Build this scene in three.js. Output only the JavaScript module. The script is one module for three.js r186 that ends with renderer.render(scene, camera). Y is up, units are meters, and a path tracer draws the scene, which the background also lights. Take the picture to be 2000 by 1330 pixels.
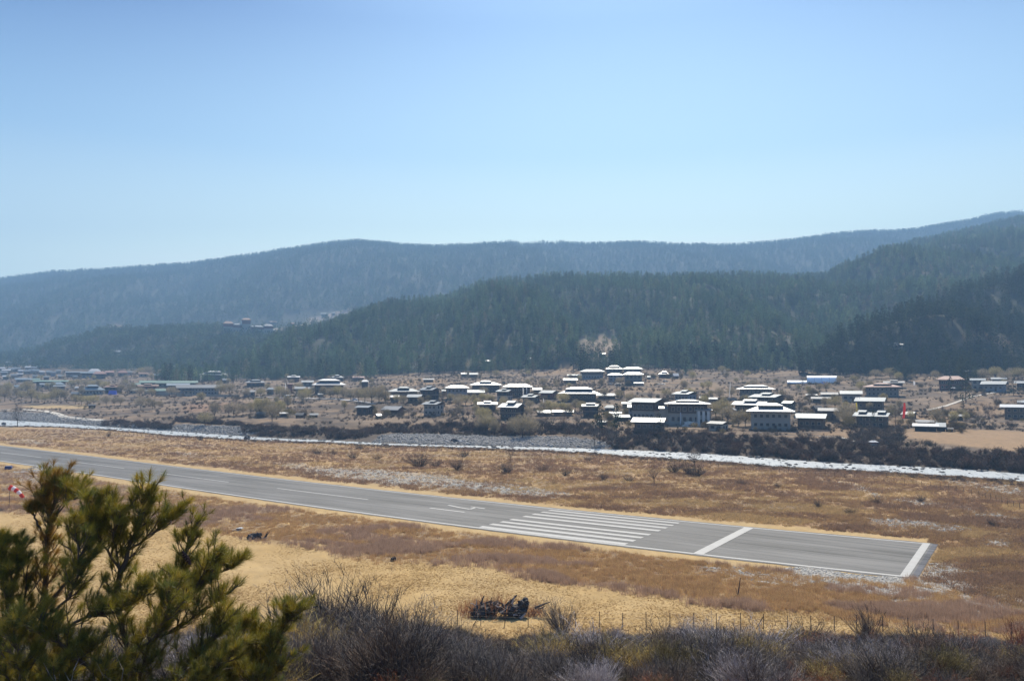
import * as THREE from 'three';
import { mergeGeometries } from 'three/addons/utils/BufferGeometryUtils.js';
import { ImprovedNoise } from 'three/addons/math/ImprovedNoise.js';

// ------------------------------------------------------------------ camera, sky, sun, air, exposure
const EYE = 30, F = 1519, PITCH = Math.atan(75 / F);
const scene = new THREE.Scene();
const camera = new THREE.PerspectiveCamera(2 * Math.atan(665 / F) * 180 / Math.PI, 1024 / 680, 0.2, 9000);
camera.position.set(0, EYE, 0);
camera.lookAt(0, EYE + Math.sin(PITCH) * 100, -Math.cos(PITCH) * 100);
scene.add(camera);
const renderer = new THREE.WebGLRenderer({ antialias: true });
renderer.setSize(1024, 680);
renderer.toneMapping = THREE.LinearToneMapping;
renderer.toneMappingExposure = 1.8;
renderer.shadowMap.enabled = true;

const SUN_AZ = 9 * Math.PI / 180, SUN_EL = 50 * Math.PI / 180;
const sunDir = new THREE.Vector3(Math.sin(SUN_AZ) * Math.cos(SUN_EL), Math.sin(SUN_EL), -Math.cos(SUN_AZ) * Math.cos(SUN_EL));
const sun = new THREE.DirectionalLight(new THREE.Color().setRGB(1.0, 0.905, 0.735), 5.0);
sun.position.copy(sunDir).multiplyScalar(2500).add(new THREE.Vector3(0, 0, -500));
sun.target.position.set(0, 0, -500);
sun.castShadow = true;
sun.shadow.mapSize.set(4096, 4096);
Object.assign(sun.shadow.camera, { left: -2500, right: 2500, top: 2500, bottom: -2500, near: 10, far: 8000 });
scene.add(sun, sun.target);

function lerpTab(tab, x) {                     // tab: rows [x, a, b, ...] with rising x
  const n = tab.length;
  if (x <= tab[0][0]) return tab[0];
  if (x >= tab[n - 1][0]) return tab[n - 1];
  let i = 1; while (tab[i][0] < x) i++;
  const a = tab[i - 1], b = tab[i], k = (x - a[0]) / (b[0] - a[0]);
  return a.map((v, j) => v + (b[j] - v) * k);
}
{ // a clear, slightly hazy high-altitude sky; brighter towards the sun's side and towards the horizon
  const W = 720, Hh = 360, data = new Float32Array(W * Hh * 4);
  const base = [[0, .25, .35, .50], [8, .20, .31, .47], [16, .06, .16, .34], [25, .0, .035, .20], [60, .02, .10, .27], [90, .02, .10, .26]];
  const glow = [[0, .95, 1.05, .60], [8, .90, .97, .57], [16, .45, .57, .55], [25, .31, .44, .53], [50, .58, .62, .66], [75, .3, .34, .38], [90, .16, .2, .25]];
  const wide = [[0, 64], [8, 58], [25, 33], [50, 42], [75, 90], [90, 4000]];
  for (let j = 0; j < Hh; j++) {
    const el = ((j + .5) / Hh - .5) * 180, e = Math.max(0, el);
    const b = lerpTab(base, e), g = lerpTab(glow, e), w = lerpTab(wide, e)[1];
    for (let i = 0; i < W; i++) {
      const a = ((i + .5) / W - .5) * 2 * Math.PI;               // atan2(z, x)
      let d = (Math.atan2(Math.cos(a), -Math.sin(a)) - SUN_AZ) * 180 / Math.PI;
      d = Math.abs(((d + 540) % 360) - 180);
      const k = Math.exp(-(d / w) * (d / w)), o = (j * W + i) * 4;
      for (let c = 0; c < 3; c++) data[o + c] = el < 0 ? [.28, .3, .32][c] : b[c + 1] + k * g[c + 1];
      data[o + 3] = 1;
    }
  }
  const sky = new THREE.DataTexture(data, W, Hh, THREE.RGBAFormat, THREE.FloatType);
  sky.mapping = THREE.EquirectangularReflectionMapping;
  sky.magFilter = sky.minFilter = THREE.LinearFilter;
  sky.needsUpdate = true;
  scene.background = sky; scene.environment = sky;
}
scene.fog = new THREE.FogExp2(new THREE.Color().setRGB(.37, .64, 1.0), 0.00027);

// ------------------------------------------------------------------ helpers
let seed = 12345;
function rnd() { seed |= 0; seed = seed + 0x6D2B79F5 | 0; let t = Math.imul(seed ^ seed >>> 15, 1 | seed); t = t + Math.imul(t ^ t >>> 7, 61 | t) ^ t; return ((t ^ t >>> 14) >>> 0) / 4294967296; }
const rr = (a, b) => a + (b - a) * rnd();
const pick = a => a[Math.floor(rnd() * a.length)];
const noise3 = new ImprovedNoise();
const ns = (x, y, z = 0.37) => noise3.noise(x, y, z);
function fbm(x, y, o = 3) { let s = 0, a = 1, n = 0; for (let i = 0; i < o; i++) { s += a * ns(x, y, 0.37 + i * 7.1); n += a; a *= .5; x *= 2.03; y *= 2.03; } return s / n; }
const clamp = (x, a = 0, b = 1) => Math.min(b, Math.max(a, x));
const sstep = (a, b, x) => { const t = clamp((x - a) / (b - a)); return t * t * (3 - 2 * t); };
const mix = (a, b, k) => a + (b - a) * k;

const CP = Math.cos(PITCH), SP = Math.sin(PITCH);
function ray(px, py) {                          // sideways and upwards per metre ahead
  const dx = (px - 1000) / F, dy = (665 - py) / F, z = CP - dy * SP;
  return { u: dx / z, t: (dy * CP + SP) / z };
}
function seen(x, y, D) {                        // where a point shows in the photograph
  const h = y - EYE, zc = D * CP + h * SP, yc = h * CP - D * SP;
  return [1000 + F * x / zc, 665 - F * yc / zc];
}
const flat = (px, py, h = 0) => { const r = ray(px, py), D = (h - EYE) / r.t; return [r.u * D, D]; };
const col = (x, D) => 1000 + F * x / D;

const used = {};
function numbered(name) { const n = used[name] = (used[name] || 0) + 1; return n === 1 ? name : name + '_' + String(n - 1).padStart(3, '0'); }
function tag(o, label, category, group, kind) {
  if (label) o.userData.label = label;
  if (category) o.userData.category = category;
  if (group) o.userData.group = group;
  if (kind) o.userData.kind = kind;
  return o;
}
function thing(name, label, category, [x, y, z] = [0, 0, 0], turn = 0, group) {
  const o = new THREE.Group(); o.name = numbered(name); o.position.set(x, y, z); o.rotation.y = turn;
  scene.add(o); return tag(o, label, category, group);
}
function part(name, geo, mat, parent, label) {
  const m = new THREE.Mesh(geo, mat); m.name = name; m.castShadow = m.receiveShadow = true;
  if (parent) parent.add(m); else { m.name = numbered(name); scene.add(m); }
  if (label) m.userData.label = label;
  return m;
}
function struct(name, geo, mat) { return tag(part(name, geo, mat), null, null, null, 'structure'); }
const M4 = new THREE.Matrix4(), Q = new THREE.Quaternion(), EU = new THREE.Euler(), V1 = new THREE.Vector3(), V2 = new THREE.Vector3(), COL = new THREE.Color();
function instanced(name, geo, mat, rows, parent) { // rows: [x, y, z, sx, sy, turn, r, g, b, tiltX, tiltZ]
  const m = new THREE.InstancedMesh(geo, mat, rows.length);
  rows.forEach((r, i) => {
    EU.set(r[9] || 0, r[5], r[10] || 0); Q.setFromEuler(EU);
    M4.compose(V1.set(r[0], r[1], r[2]), Q, V2.set(r[3], r[4], r[3])); m.setMatrixAt(i, M4);
    m.setColorAt(i, COL.setRGB(r[6], r[7], r[8]));
  });
  m.castShadow = m.receiveShadow = true;
  m.userData.kind = 'stuff';
  if (parent) { m.name = name; parent.add(m); } else { m.name = numbered(name); scene.add(m); }
  return m;
}
function std(r, g, b, o = {}) { const m = new THREE.MeshStandardMaterial({ roughness: .9, ...o }); m.color.setRGB(r, g, b); return m; }
function leafy(r, g, b, through, o = {}) { const m = new THREE.MeshPhysicalMaterial({ roughness: 1, transmission: through, thickness: 0, side: THREE.DoubleSide, specularIntensity: .3, ...o }); m.color.setRGB(r, g, b); return m; }

class Tri {                                     // collects triangles into one geometry
  constructor() { this.p = []; this.c = []; }
  t(a, b, c, k) { this.p.push(...a, ...b, ...c); if (k !== undefined) { const q = Array.isArray(k) ? k : [k, k, k]; this.c.push(...q, ...q, ...q); } return this; }
  q(a, b, c, d, k) { return this.t(a, b, c, k).t(a, c, d, k); }
  geo() {
    const g = new THREE.BufferGeometry();
    g.setAttribute('position', new THREE.Float32BufferAttribute(this.p, 3));
    if (this.c.length) g.setAttribute('color', new THREE.Float32BufferAttribute(this.c, 3));
    g.computeVertexNormals(); return g;
  }
  // a tapered bar of n sides between two points
  bar(a, b, ra, rb, n = 3, k) {
    V1.set(b[0] - a[0], b[1] - a[1], b[2] - a[2]).normalize();
    const up = Math.abs(V1.y) < .9 ? [0, 1, 0] : [1, 0, 0];
    const s = new THREE.Vector3().crossVectors(V1, V2.set(...up)).normalize(), t = new THREE.Vector3().crossVectors(V1, s);
    const ring = (o, r) => Array.from({ length: n }, (_, i) => { const w = i / n * 2 * Math.PI, c = Math.cos(w) * r, e = Math.sin(w) * r; return [o[0] + s.x * c + t.x * e, o[1] + s.y * c + t.y * e, o[2] + s.z * c + t.z * e]; });
    const A = ring(a, ra), B = ring(b, rb);
    for (let i = 0; i < n; i++) { const j = (i + 1) % n; this.q(A[i], B[i], B[j], A[j], k); }
    return this;
  }
  // a sliver: one long thin triangle
  blade(a, b, w, turn, k) { const c = Math.cos(turn) * w / 2, s = Math.sin(turn) * w / 2; return this.t([a[0] - c, a[1], a[2] - s], [a[0] + c, a[1], a[2] + s], b, k); }
}
const add = (a, b, k = 1) => [a[0] + b[0] * k, a[1] + b[1] * k, a[2] + b[2] * k];
const norm = a => { const l = Math.hypot(...a) || 1; return [a[0] / l, a[1] / l, a[2] / l]; };
const BOX = new THREE.BoxGeometry(1, 1, 1);
function box(name, mat, parent, [sx, sy, sz], [x, y, z], label) { const m = part(name, BOX, mat, parent, label); m.scale.set(sx, sy, sz); m.position.set(x, y, z); return m; }
const ORD = ['first', 'second', 'third', 'fourth', 'fifth', 'sixth', 'seventh', 'eighth', 'ninth', 'tenth', 'eleventh', 'twelfth', 'thirteenth', 'fourteenth', 'fifteenth', 'sixteenth', 'seventeenth', 'eighteenth', 'nineteenth', 'twentieth', 'twenty-first', 'twenty-second', 'twenty-third', 'twenty-fourth', 'twenty-fifth', 'twenty-sixth', 'twenty-seventh', 'twenty-eighth', 'twenty-ninth', 'thirtieth', 'thirty-first', 'thirty-second', 'thirty-third', 'thirty-fourth', 'thirty-fifth', 'thirty-sixth'];
const nth = (i, n) => n === 1 ? 'only one' : i === 0 ? 'leftmost' : i === n - 1 ? 'rightmost' : ORD[i] + ' from left';

// ------------------------------------------------------------------ lie of the land
const RIVER = [[-700, 803, 812], [-300, 813, 822], [0, 820, 834], [125, 827, 836], [225, 835, 842], [325, 841, 852], [475, 852, 861], [560, 857, 864], [625, 859, 866], [750, 866, 872], [875, 870, 875], [1000, 872, 880], [1145, 876, 886], [1250, 880, 895], [1375, 886, 902], [1500, 895, 912], [1625, 904, 919], [1750, 910, 926], [1875, 916, 933], [2000, 926, 944], [2300, 955, 975], [2700, 1000, 1025]]
  .map(([p, a, b]) => [p, flat(p, a, -1)[1], flat(p, b, -1)[1]]);
const TERR = [ // per column: metres past the far water's edge, height
  [-600, [[0, -1], [12, .8], [40, 3], [101, 5], [211, 11], [361, 17], [511, 26], [711, 38], [911, 54]]],
  [0, [[0, -1], [12, .8], [40, 3], [101, 5], [211, 11.6], [361, 17.5], [511, 26], [711, 38.6], [911, 54.7]]],
  [500, [[0, -1], [15, 2.2], [77, 5.8], [127, 8.7], [227, 13], [347, 17.5], [487, 24], [607, 31]]],
  [1000, [[0, -1], [42, .8], [62, 5.8], [118, 9.5], [178, 14], [278, 19.5], [378, 25], [488, 33], [568, 41]]],
  [1250, [[0, -1], [12, 1.5], [34, 5.4], [95, 7.8], [150, 12], [240, 18], [340, 25], [440, 33], [520, 41]]],
  [1500, [[0, -1], [20, 5.2], [71, 5.8], [126, 8.8], [196, 13.5], [286, 18.3], [376, 25.5], [476, 33.6], [546, 40]]],
  [1720, [[0, -1], [18, 2.4], [60, 4.8], [122, 6.4], [180, 9.5], [240, 15], [320, 22.5], [400, 30], [470, 38]]],
  [2000, [[0, -1], [14, 4.3], [122, 5.3], [177, 8], [227, 14], [297, 21], [367, 28], [437, 36]]],
  [2700, [[0, -1], [14, 4.3], [122, 5.3], [177, 8], [227, 14], [297, 21], [367, 28], [437, 36]]]];
function prof(rows, s) { const n = rows.length - 1; if (s >= rows[n][0]) return rows[n][1] + (s - rows[n][0]) * .055; return lerpTab(rows, s)[1]; }
const RW0 = flat(1768, 1128), RWA = [0.82809208, -0.5605921], RWP = [0.5605921, 0.82809208];
const cub = (c, s) => { const k = Math.max(s, -330), d = (3 * c[0] * k + 2 * c[1]) * k + c[2]; return ((c[0] * k + c[1]) * k + c[2]) * k + c[3] + (s < k ? (s - k) * clamp(d, -.06, .06) : 0); };
const rwNear = s => cub([1.10801489e-06, 7.21654330e-04, 1.18175556e-01, .16], Math.min(s, 4)), rwFar = s => cub([6.71851362e-07, 5.38024186e-04, 1.06354056e-01, 29.4], Math.min(s, 4));
const rwSL = (x, D) => [(x - RW0[0]) * RWA[0] + (D - RW0[1]) * RWA[1], (x - RW0[0]) * RWP[0] + (D - RW0[1]) * RWP[1]];
const rwXD = (s, l) => [RW0[0] + RWA[0] * s + RWP[0] * l, RW0[1] + RWA[1] * s + RWP[1] * l];
function rwGap(x, D) {                          // signed distance outside the runway; side -1 = camera side
  const [s, l] = rwSL(x, D), a = rwNear(s) - l, b = l - rwFar(s), e = s - 1.75;
  return { d: Math.max(a, b, e), side: e > 0 && e > a && e > b ? 0 : a > b ? -1 : 1, s, l };
}
function groundH(x, D) {
  const c = col(x, D), r = lerpTab(RIVER, c), far = r[1], near = r[2];
  let h = 0;
  if (D < 120) { const q = (28.4 - .333 * D) / 1.5; h += 1.5 * Math.log(1 + Math.exp(Math.min(q, 40))) + (q > 40 ? 1.5 * (q - 40) : 0); h += sstep(95, 60, D) * .5 * fbm(x / 7, D / 7, 2) * sstep(4, 14, D); }
  if (D > 86 && D < near) {
    const g = rwGap(x, D), away = sstep(1, 9, g.d);
    h += away * (.35 * fbm(x / 18, D / 18, 3) + .22 * Math.max(0, ns(x / 3.1, D / 3.1))) - (1 - sstep(-1, 3, g.d)) * .06;
    if (g.side > 0) h += .5 * sstep(8, 30, g.d) * sstep(40, 22, g.d) * ns(x / 23, D / 11);
  }
  if (D > near - 9) h = mix(h, -1.7, sstep(near - 9, near + 2, D));
  if (D > far - 3) {
    const s = D - far; let i = 1; while (i < TERR.length - 1 && TERR[i][0] < c) i++;
    const a = TERR[i - 1], b = TERR[i], k = clamp((c - a[0]) / (b[0] - a[0]));
    const t = s < 0 ? -1.7 + .7 * (s + 3) / 3 : mix(prof(a[1], s), prof(b[1], s), k);
    h = t + sstep(0, 40, s) * (.45 * fbm(x / 26, D / 26, 3)) + sstep(60, 140, s) * 1.0 * fbm(x / 80, D / 60, 2);
  }
  return h;
}
// hills: [column, silhouette row in the photograph, distance of the crest, distance of the foot]
const HILLS = {
  main: { lift: 15, rows: [[300, 742, 1120, 1000], [400, 738, 1150, 1000], [450, 702, 1210, 985], [520, 668, 1280, 975], [600, 643, 1330, 965], [650, 623, 1350, 960], [690, 608, 1350, 955], [740, 599, 1345, 950], [800, 593, 1330, 945], [840, 584, 1310, 940], [870, 576, 1300, 938], [900, 562, 1285, 935], [940, 547, 1270, 932], [1000, 539, 1255, 925], [1100, 533, 1240, 905], [1200, 534, 1230, 890], [1300, 534, 1225, 880], [1400, 532, 1230, 860], [1500, 533, 1250, 845], [1550, 536, 1280, 835], [1620, 533, 1350, 820], [1680, 513, 1450, 810], [1740, 491, 1550, 800], [1800, 476, 1650, 790], [1850, 463, 1720, 785], [1900, 453, 1780, 780], [1950, 441, 1840, 780], [2000, 433, 1900, 780], [2300, 405, 2000, 780], [2700, 400, 2000, 780]] },
  near: { lift: 17, rows: [[1560, 735, 830, 790], [1620, 700, 850, 765], [1680, 655, 870, 740], [1720, 628, 880, 730], [1760, 607, 890, 720], [1800, 591, 900, 712], [1830, 577, 905, 708], [1870, 557, 915, 702], [1900, 543, 920, 698], [1950, 530, 935, 694], [2000, 521, 950, 690], [2200, 480, 980, 685], [2700, 460, 1000, 685]] },
  spur: { lift: 13, rows: [[-700, 740, 1500, 1300], [-300, 722, 1620, 1420], [-60, 700, 1650, 1450], [0, 692, 1660, 1440], [80, 676, 1660, 1400], [150, 658, 1660, 1350], [200, 643, 1670, 1320], [300, 640, 1680, 1280], [380, 632, 1690, 1240], [440, 634, 1690, 1220], [540, 630, 1700, 1190], [600, 622, 1720, 1180], [650, 610, 1740, 1180], [690, 602, 1750, 1180], [800, 590, 1780, 1200], [950, 600, 1800, 1250], [1100, 640, 1800, 1300]] },
  ridge: { lift: 13, rows: [[-700, 610, 2900, 1650], [-300, 572, 2950, 1680], [0, 541, 3000, 1700], [50, 534, 3000, 1700], [100, 528, 3000, 1700], [200, 523, 3000, 1710], [300, 516, 3000, 1720], [360, 512, 3010, 1730], [450, 500, 3020, 1740], [530, 488, 3040, 1750], [600, 477, 3060, 1760], [650, 470, 3080, 1765], [690, 467, 3090, 1770], [730, 470, 3100, 1775], [790, 476, 3120, 1780], [850, 478, 3150, 1790], [900, 475, 3180, 1800], [1000, 470, 3250, 1800], [1020, 473, 3260, 1800], [1100, 470, 3350, 1800], [1160, 473, 3400, 1800], [1240, 470, 3450, 1800], [1330, 474, 3550, 1800], [1440, 476, 3650, 1800], [1500, 470, 3700, 1800], [1550, 466, 3750, 1800], [1620, 456, 3850, 1800], [1690, 448, 3950, 1800], [1750, 448, 4000, 1800], [1800, 446, 4050, 1800], [1840, 437, 4100, 1800], [1900, 428, 4150, 1800], [1950, 415, 4200, 1800], [2000, 411, 4200, 1800], [2300, 390, 4300, 1800], [2700, 400, 4300, 1800]] },
};
for (const [k, by, big] of [['main', 1.9, 1], ['near', 1.1, 1.3], ['spur', 1.4, 1.1], ['ridge', 0, 2.8]]) { const hl = HILLS[k]; hl.big = big; for (const r of hl.rows) { if (by) r[2] = r[3] + (r[2] - r[3]) * by; else { r[2] = 4000 + (r[2] - 3000) * .12; r[3] += 350; } } }
HILLS.ridge.lift = 21; HILLS.main.lift = 18; HILLS.ridge.rows = HILLS.ridge.rows.filter(r => r[0] > -400 && r[0] < 2350); HILLS.ridge.rows.at(-1)[1] = 408;
function hillH(hl, x, D) {
  const c = col(x, D), r = lerpTab(hl.rows, c), [, py, Dr, Df] = r;
  if (c < hl.rows[0][0] - 60 || D < Df - 40) return -50;
  const top = EYE + ray(c, py).t * Dr - hl.lift;
  const foot = groundH(x * Df / D, Df) - 3;
  if (D > Dr) return top - (D - Dr) * .4 - (D - Dr) * (D - Dr) * .0002;
  const t = clamp((D - Df) / (Dr - Df), -.2, 1), big = hl.big;
  let h = foot + (top - foot) * (t < 0 ? t : t * (1.22 - .22 * t * t));
  const w = Math.sin(Math.PI * clamp(t)) * (1 - clamp(t) ** 3) * (big > 2 ? .62 : 1.15);
  h += w * big * (46 * ns(x / (150 * big), D / (330 * big), 3.3) + 17 * ns(x / (58 * big), D / (130 * big), 8.1));
  return Math.max(h, -40);
}
function landH(x, D) { let h = groundH(x, D); for (const k in HILLS) { const v = hillH(HILLS[k], x, D); if (v > h) h = v; } return h; }
function hit(px, py) {                          // the ground that this pixel of the photograph shows
  const { u, t } = ray(px, py); let a = 20, b;
  for (let D = 20; D < 7600; D *= 1.006) { if (EYE + t * D < landH(u * D, D)) { b = D; break; } a = D; }
  if (!b) return null;
  for (let i = 0; i < 12; i++) { const m = (a + b) / 2; if (EYE + t * m < landH(u * m, m)) b = m; else a = m; }
  return { x: u * b, y: landH(u * b, b), D: b, mpp: b / F };
}
// ------------------------------------------------------------------ ground
const C = { gold: [.345, .225, .085], pale: [.36, .25, .115], orange: [.29, .18, .09], brown: [.19, .13, .08], dark: [.07, .05, .036], gravel: [.34, .32, .285], grey: [.17, .145, .11], tan: [.24, .15, .075], litter: [.085, .062, .042], path: [.46, .40, .31], field: [.052, .031, .016], rust: [.25, .12, .06] };
const poly = (pts, color, soft, amount = 1) => { const w = pts.map(([a, b]) => { const h = hit(a, b); return [h.x, h.D]; }); const xs = w.map(p => p[0]), ys = w.map(p => p[1]); return { w, color, soft, amount, b: [Math.min(...xs) - soft * 2, Math.max(...xs) + soft * 2, Math.min(...ys) - soft * 2, Math.max(...ys) + soft * 2] }; };
function inPoly(p, x, y) {
  let inside = false, d = 1e9; const w = p.w;
  for (let i = 0, j = w.length - 1; i < w.length; j = i++) {
    const [xi, yi] = w[i], [xj, yj] = w[j];
    if (yi > y !== yj > y && x < (xj - xi) * (y - yi) / (yj - yi) + xi) inside = !inside;
    const ex = xj - xi, ey = yj - yi, k = clamp(((x - xi) * ex + (y - yi) * ey) / (ex * ex + ey * ey || 1));
    d = Math.min(d, Math.hypot(x - xi - ex * k, y - yi - ey * k));
  }
  return inside ? d : -d;
}
const GRAVEL = [
  poly([[535, 903], [640, 915], [760, 918], [900, 935], [1010, 950], [1110, 968], [1040, 972], [900, 956], [760, 946], [620, 926]], C.gravel, 5, 1),
  poly([[20, 858], [60, 857], [105, 866], [90, 870], [30, 866]], C.gravel, 6, .55), poly([[330, 880], [380, 885], [375, 890], [330, 886]], C.gravel, 5, .6),
  poly([[1380, 1108], [1560, 1112], [1760, 1136], [1800, 1112], [1850, 1095], [1900, 1100], [1980, 1155], [2100, 1220], [1950, 1218], [1750, 1190], [1600, 1150], [1450, 1130]], C.gravel, 5, .75),
  poly([[1680, 1012], [1830, 1018], [1905, 1036], [1850, 1045], [1760, 1032]], C.gravel, 4, .7), poly([[1900, 1050], [1990, 1052], [2010, 1066], [1920, 1066]], C.gravel, 4, .6),
  poly([[1600, 937], [1680, 945], [1740, 970], [1900, 985], [1990, 1010], [1960, 1022], [1800, 988], [1700, 966]], C.gravel, 5, .6),
  poly([[1820, 930], [1990, 950], [2060, 975], [1960, 965], [1860, 945]], C.gravel, 4, .7),
  poly([[20, 926], [130, 930], [150, 944], [40, 942]], C.gravel, 4, .5),
];
const BARS = [poly([[318, 836], [345, 831], [400, 832], [480, 836], [500, 846], [475, 851], [400, 848], [330, 842]], C.gravel, 4, 1), poly([[735, 862], [770, 848], [900, 850], [1010, 852], [1100, 855], [1190, 866], [1170, 874], [1000, 870], [870, 868]], C.gravel, 4, 1), poly([[-40, 806], [40, 803], [110, 812], [200, 825], [215, 834], [125, 826], [0, 819]], C.gravel, 5, 1), poly([[205, 830], [240, 828], [330, 842], [300, 843]], C.gravel, 4, .8)];
const PATCH = [
  poly([[40, 793], [170, 791], [175, 796], [130, 799], [60, 797]], C.pale, 4), poly([[1760, 846], [1800, 836], [1990, 842], [2100, 850], [2100, 890], [1960, 880], [1850, 868], [1790, 860]], C.tan, 5), poly([[1745, 812], [1850, 812], [1900, 830], [1800, 835], [1740, 830]], C.tan, 4, .8),
  poly([[755, 745], [830, 738], [880, 743], [840, 751], [770, 755]], C.tan, 6, .8), poly([[1150, 762], [1220, 757], [1330, 760], [1400, 752], [1400, 758], [1300, 768]], C.tan, 6, .6), poly([[330, 826], [385, 815], [395, 822], [460, 826], [440, 830]], C.tan, 5, .8),
  poly([[1800, 800], [1850, 788], [1960, 780], [2050, 790], [2050, 806], [1850, 812]], C.tan, 8, .55), poly([[1790, 783], [1880, 768], [1900, 776], [1830, 790]], C.brown, 8, .5), poly([[1600, 840], [1660, 836], [1680, 850], [1640, 854], [1600, 850]], C.tan, 3, .6),
  poly([[700, 824], [940, 816], [945, 822], [760, 832]], C.brown, 4, .8), poly([[620, 790], [800, 790], [800, 800], [620, 800]], C.field, 8), poly([[360, 790], [470, 785], [480, 800], [360, 806]], C.rust, 8, .4),
  poly([[1060, 735], [1120, 722], [1128, 718], [1130, 708], [1100, 712], [1060, 730]], C.tan, 8, .9), poly([[1130, 688], [1160, 656], [1180, 655], [1215, 668], [1205, 690], [1180, 700], [1140, 700]], [.22, .16, .11], 8, 1), poly([[1480, 738], [1620, 730], [1640, 745], [1500, 750]], C.field, 10, .7),
  poly([[1845, 676], [1870, 668], [1990, 668], [1990, 680], [1860, 680]], C.tan, 8, 1), poly([[1518, 671], [1545, 650], [1549, 653], [1526, 673]], C.tan, 4, .8), poly([[1394, 664], [1397, 652], [1409, 665], [1405, 670]], C.tan, 4, .8), poly([[560, 640], [600, 622], [650, 610], [685, 604], [680, 612], [600, 636]], [.34, .26, .2], 14, 1), poly([[190, 648], [225, 633], [250, 634], [248, 648]], C.tan, 10, .8), poly([[905, 712], [950, 690], [970, 700], [960, 712]], C.tan, 8, .5),
  poly([[490, 655], [440, 650], [440, 640], [560, 640], [560, 650]], [.25, .2, .16], 10, .8), poly([[1760, 534], [1800, 526], [1812, 533], [1780, 537]], C.tan, 12, .6), poly([[1080, 770], [1240, 765], [1240, 772], [1080, 778]], C.tan, 5, .4),
];
const REEDLINE = [[-300, 985], [0, 1000], [200, 1012], [390, 1030], [480, 1050], [700, 1085], [900, 1105], [1000, 1122], [1250, 1160], [1500, 1188], [1700, 1214], [1900, 1236], [2300, 1280]].map(([p, y]) => [p, flat(p, y)[1]]);
function onPatch(list, x, D, wob = 1) {
  let k = 0; const wx = x + wob * 4 * ns(x / 9, D / 9, 4.4), wy = D + wob * 4 * ns(x / 9, D / 9, 9.4);
  for (const p of list) if (x > p.b[0] && x < p.b[1] && D > p.b[2] && D < p.b[3]) k = Math.max(k, sstep(-p.soft, p.soft, inPoly(p, wx, wy)) * p.amount);
  return k;
}
function blend(a, b, k) { return [mix(a[0], b[0], k), mix(a[1], b[1], k), mix(a[2], b[2], k)]; }
function zone(x, D) {                           // what grows here: weights
  const c = col(x, D), r = lerpTab(RIVER, c), z = { gold: 0, reed: 0, wild: 0, mown: 0, gravel: 0, slope: 0, bank: 0, land: 0, c, far: r[1], near: r[2] };
  if (D < 88) { z.slope = 1; return z; }
  if (D < r[2]) {
    const g = z.g = rwGap(x, D);
    z.gravel = onPatch(GRAVEL, x, D);
    if (g.d < 0) return z;
    const wob = 5 * fbm(x / 14, D / 14, 2), edge = 4 + 2 * ns(x / 8, D / 8);
    z.mown = sstep(edge + 3, edge, g.d) * (g.s > 0 ? .15 : 1);
    if (g.side < 0) { const q = sstep(-4, 5, D + wob - lerpTab(REEDLINE, c)[1]); z.reed = q * (1 - z.mown); z.gold = (1 - q) * (1 - z.mown); } else z.wild = 1 - z.mown;
    if (D > r[2] - 18) z.bank = sstep(r[2] - 18, r[2] - 7, D + 4 * ns(x / 9, D / 9, 2.7));
  } else if (D > r[1]) z.land = 1;
  return z;
}
function groundColor(x, D) {
  const z = zone(x, D), n1 = fbm(x / 16, D / 16, 3), n2 = fbm(x / 3.2, D / 3.2, 2), n3 = ns(x / .9, D / .9, 5.5);
  let k = C.litter;
  if (z.slope) k = blend(C.litter, C.field, clamp(.3 + n1));
  else if (z.g) {
    const w = blend(blend(C.orange, C.brown, clamp(.42 + 1.8 * n1 + .9 * ns(x / 55, D / 13, 4.4))), C.gold, clamp(.22 + .9 * n2 + .7 * ns(x / 40, D / 12, 2.2)));
    k = [0, 0, 0];
    const put = (c, a) => { for (let i = 0; i < 3; i++) k[i] += c[i] * a; };
    put(blend(C.gold, C.pale, clamp(.3 + n1 + .5 * n2 + .5 * z.mown)), z.mown + z.gold);
    put(blend(C.brown, C.gold, clamp(.35 + 1.3 * n2 + .7 * n1)), z.reed); put(w, z.wild);
    if (z.g.d < 0) k = C.brown;
    if (z.gravel > 0) k = blend(k, blend(C.gravel, C.grey, clamp(.2 + n2)), z.gravel * clamp(.55 + 1.3 * n2 + .6 * n3));
    if (z.bank) k = blend(k, C.dark, z.bank * .85);
  } else if (z.land) {
    const s = D - z.far;
    k = blend(blend(C.field, C.brown, clamp(.5 + 2 * n1)), C.tan, clamp(-.12 + .9 * fbm(x / 45, D / 22, 3)));
    const q0 = ns(x / 110, D / 5.5, 3.9); if (q0 > .3) k = blend(k, C.tan, .7 * sstep(.3, .42, q0)); else if (q0 < -.28) k = blend(k, C.dark, .6);
    k = blend(k, C.dark, .75 * sstep(45, 4, s)); const b = onPatch(BARS, x, D, .6); if (b) k = blend(k, blend([.29, .27, .245], C.grey, clamp(.2 + n2)), b);
    for (const p of PATCH) if (x > p.b[0] && x < p.b[1] && D > p.b[2] && D < p.b[3]) { const q = sstep(-p.soft, p.soft, inPoly(p, x + 3 * ns(x / 8, D / 8), D + 4 * ns(x / 8, D / 8, 3))) * p.amount; if (q) k = blend(k, p.color, q); }
  } else k = [.11, .10, .085];
  const m = 1 + .18 * n3 + .16 * n2;
  return [k[0] * m, k[1] * m, k[2] * m];
}
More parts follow.
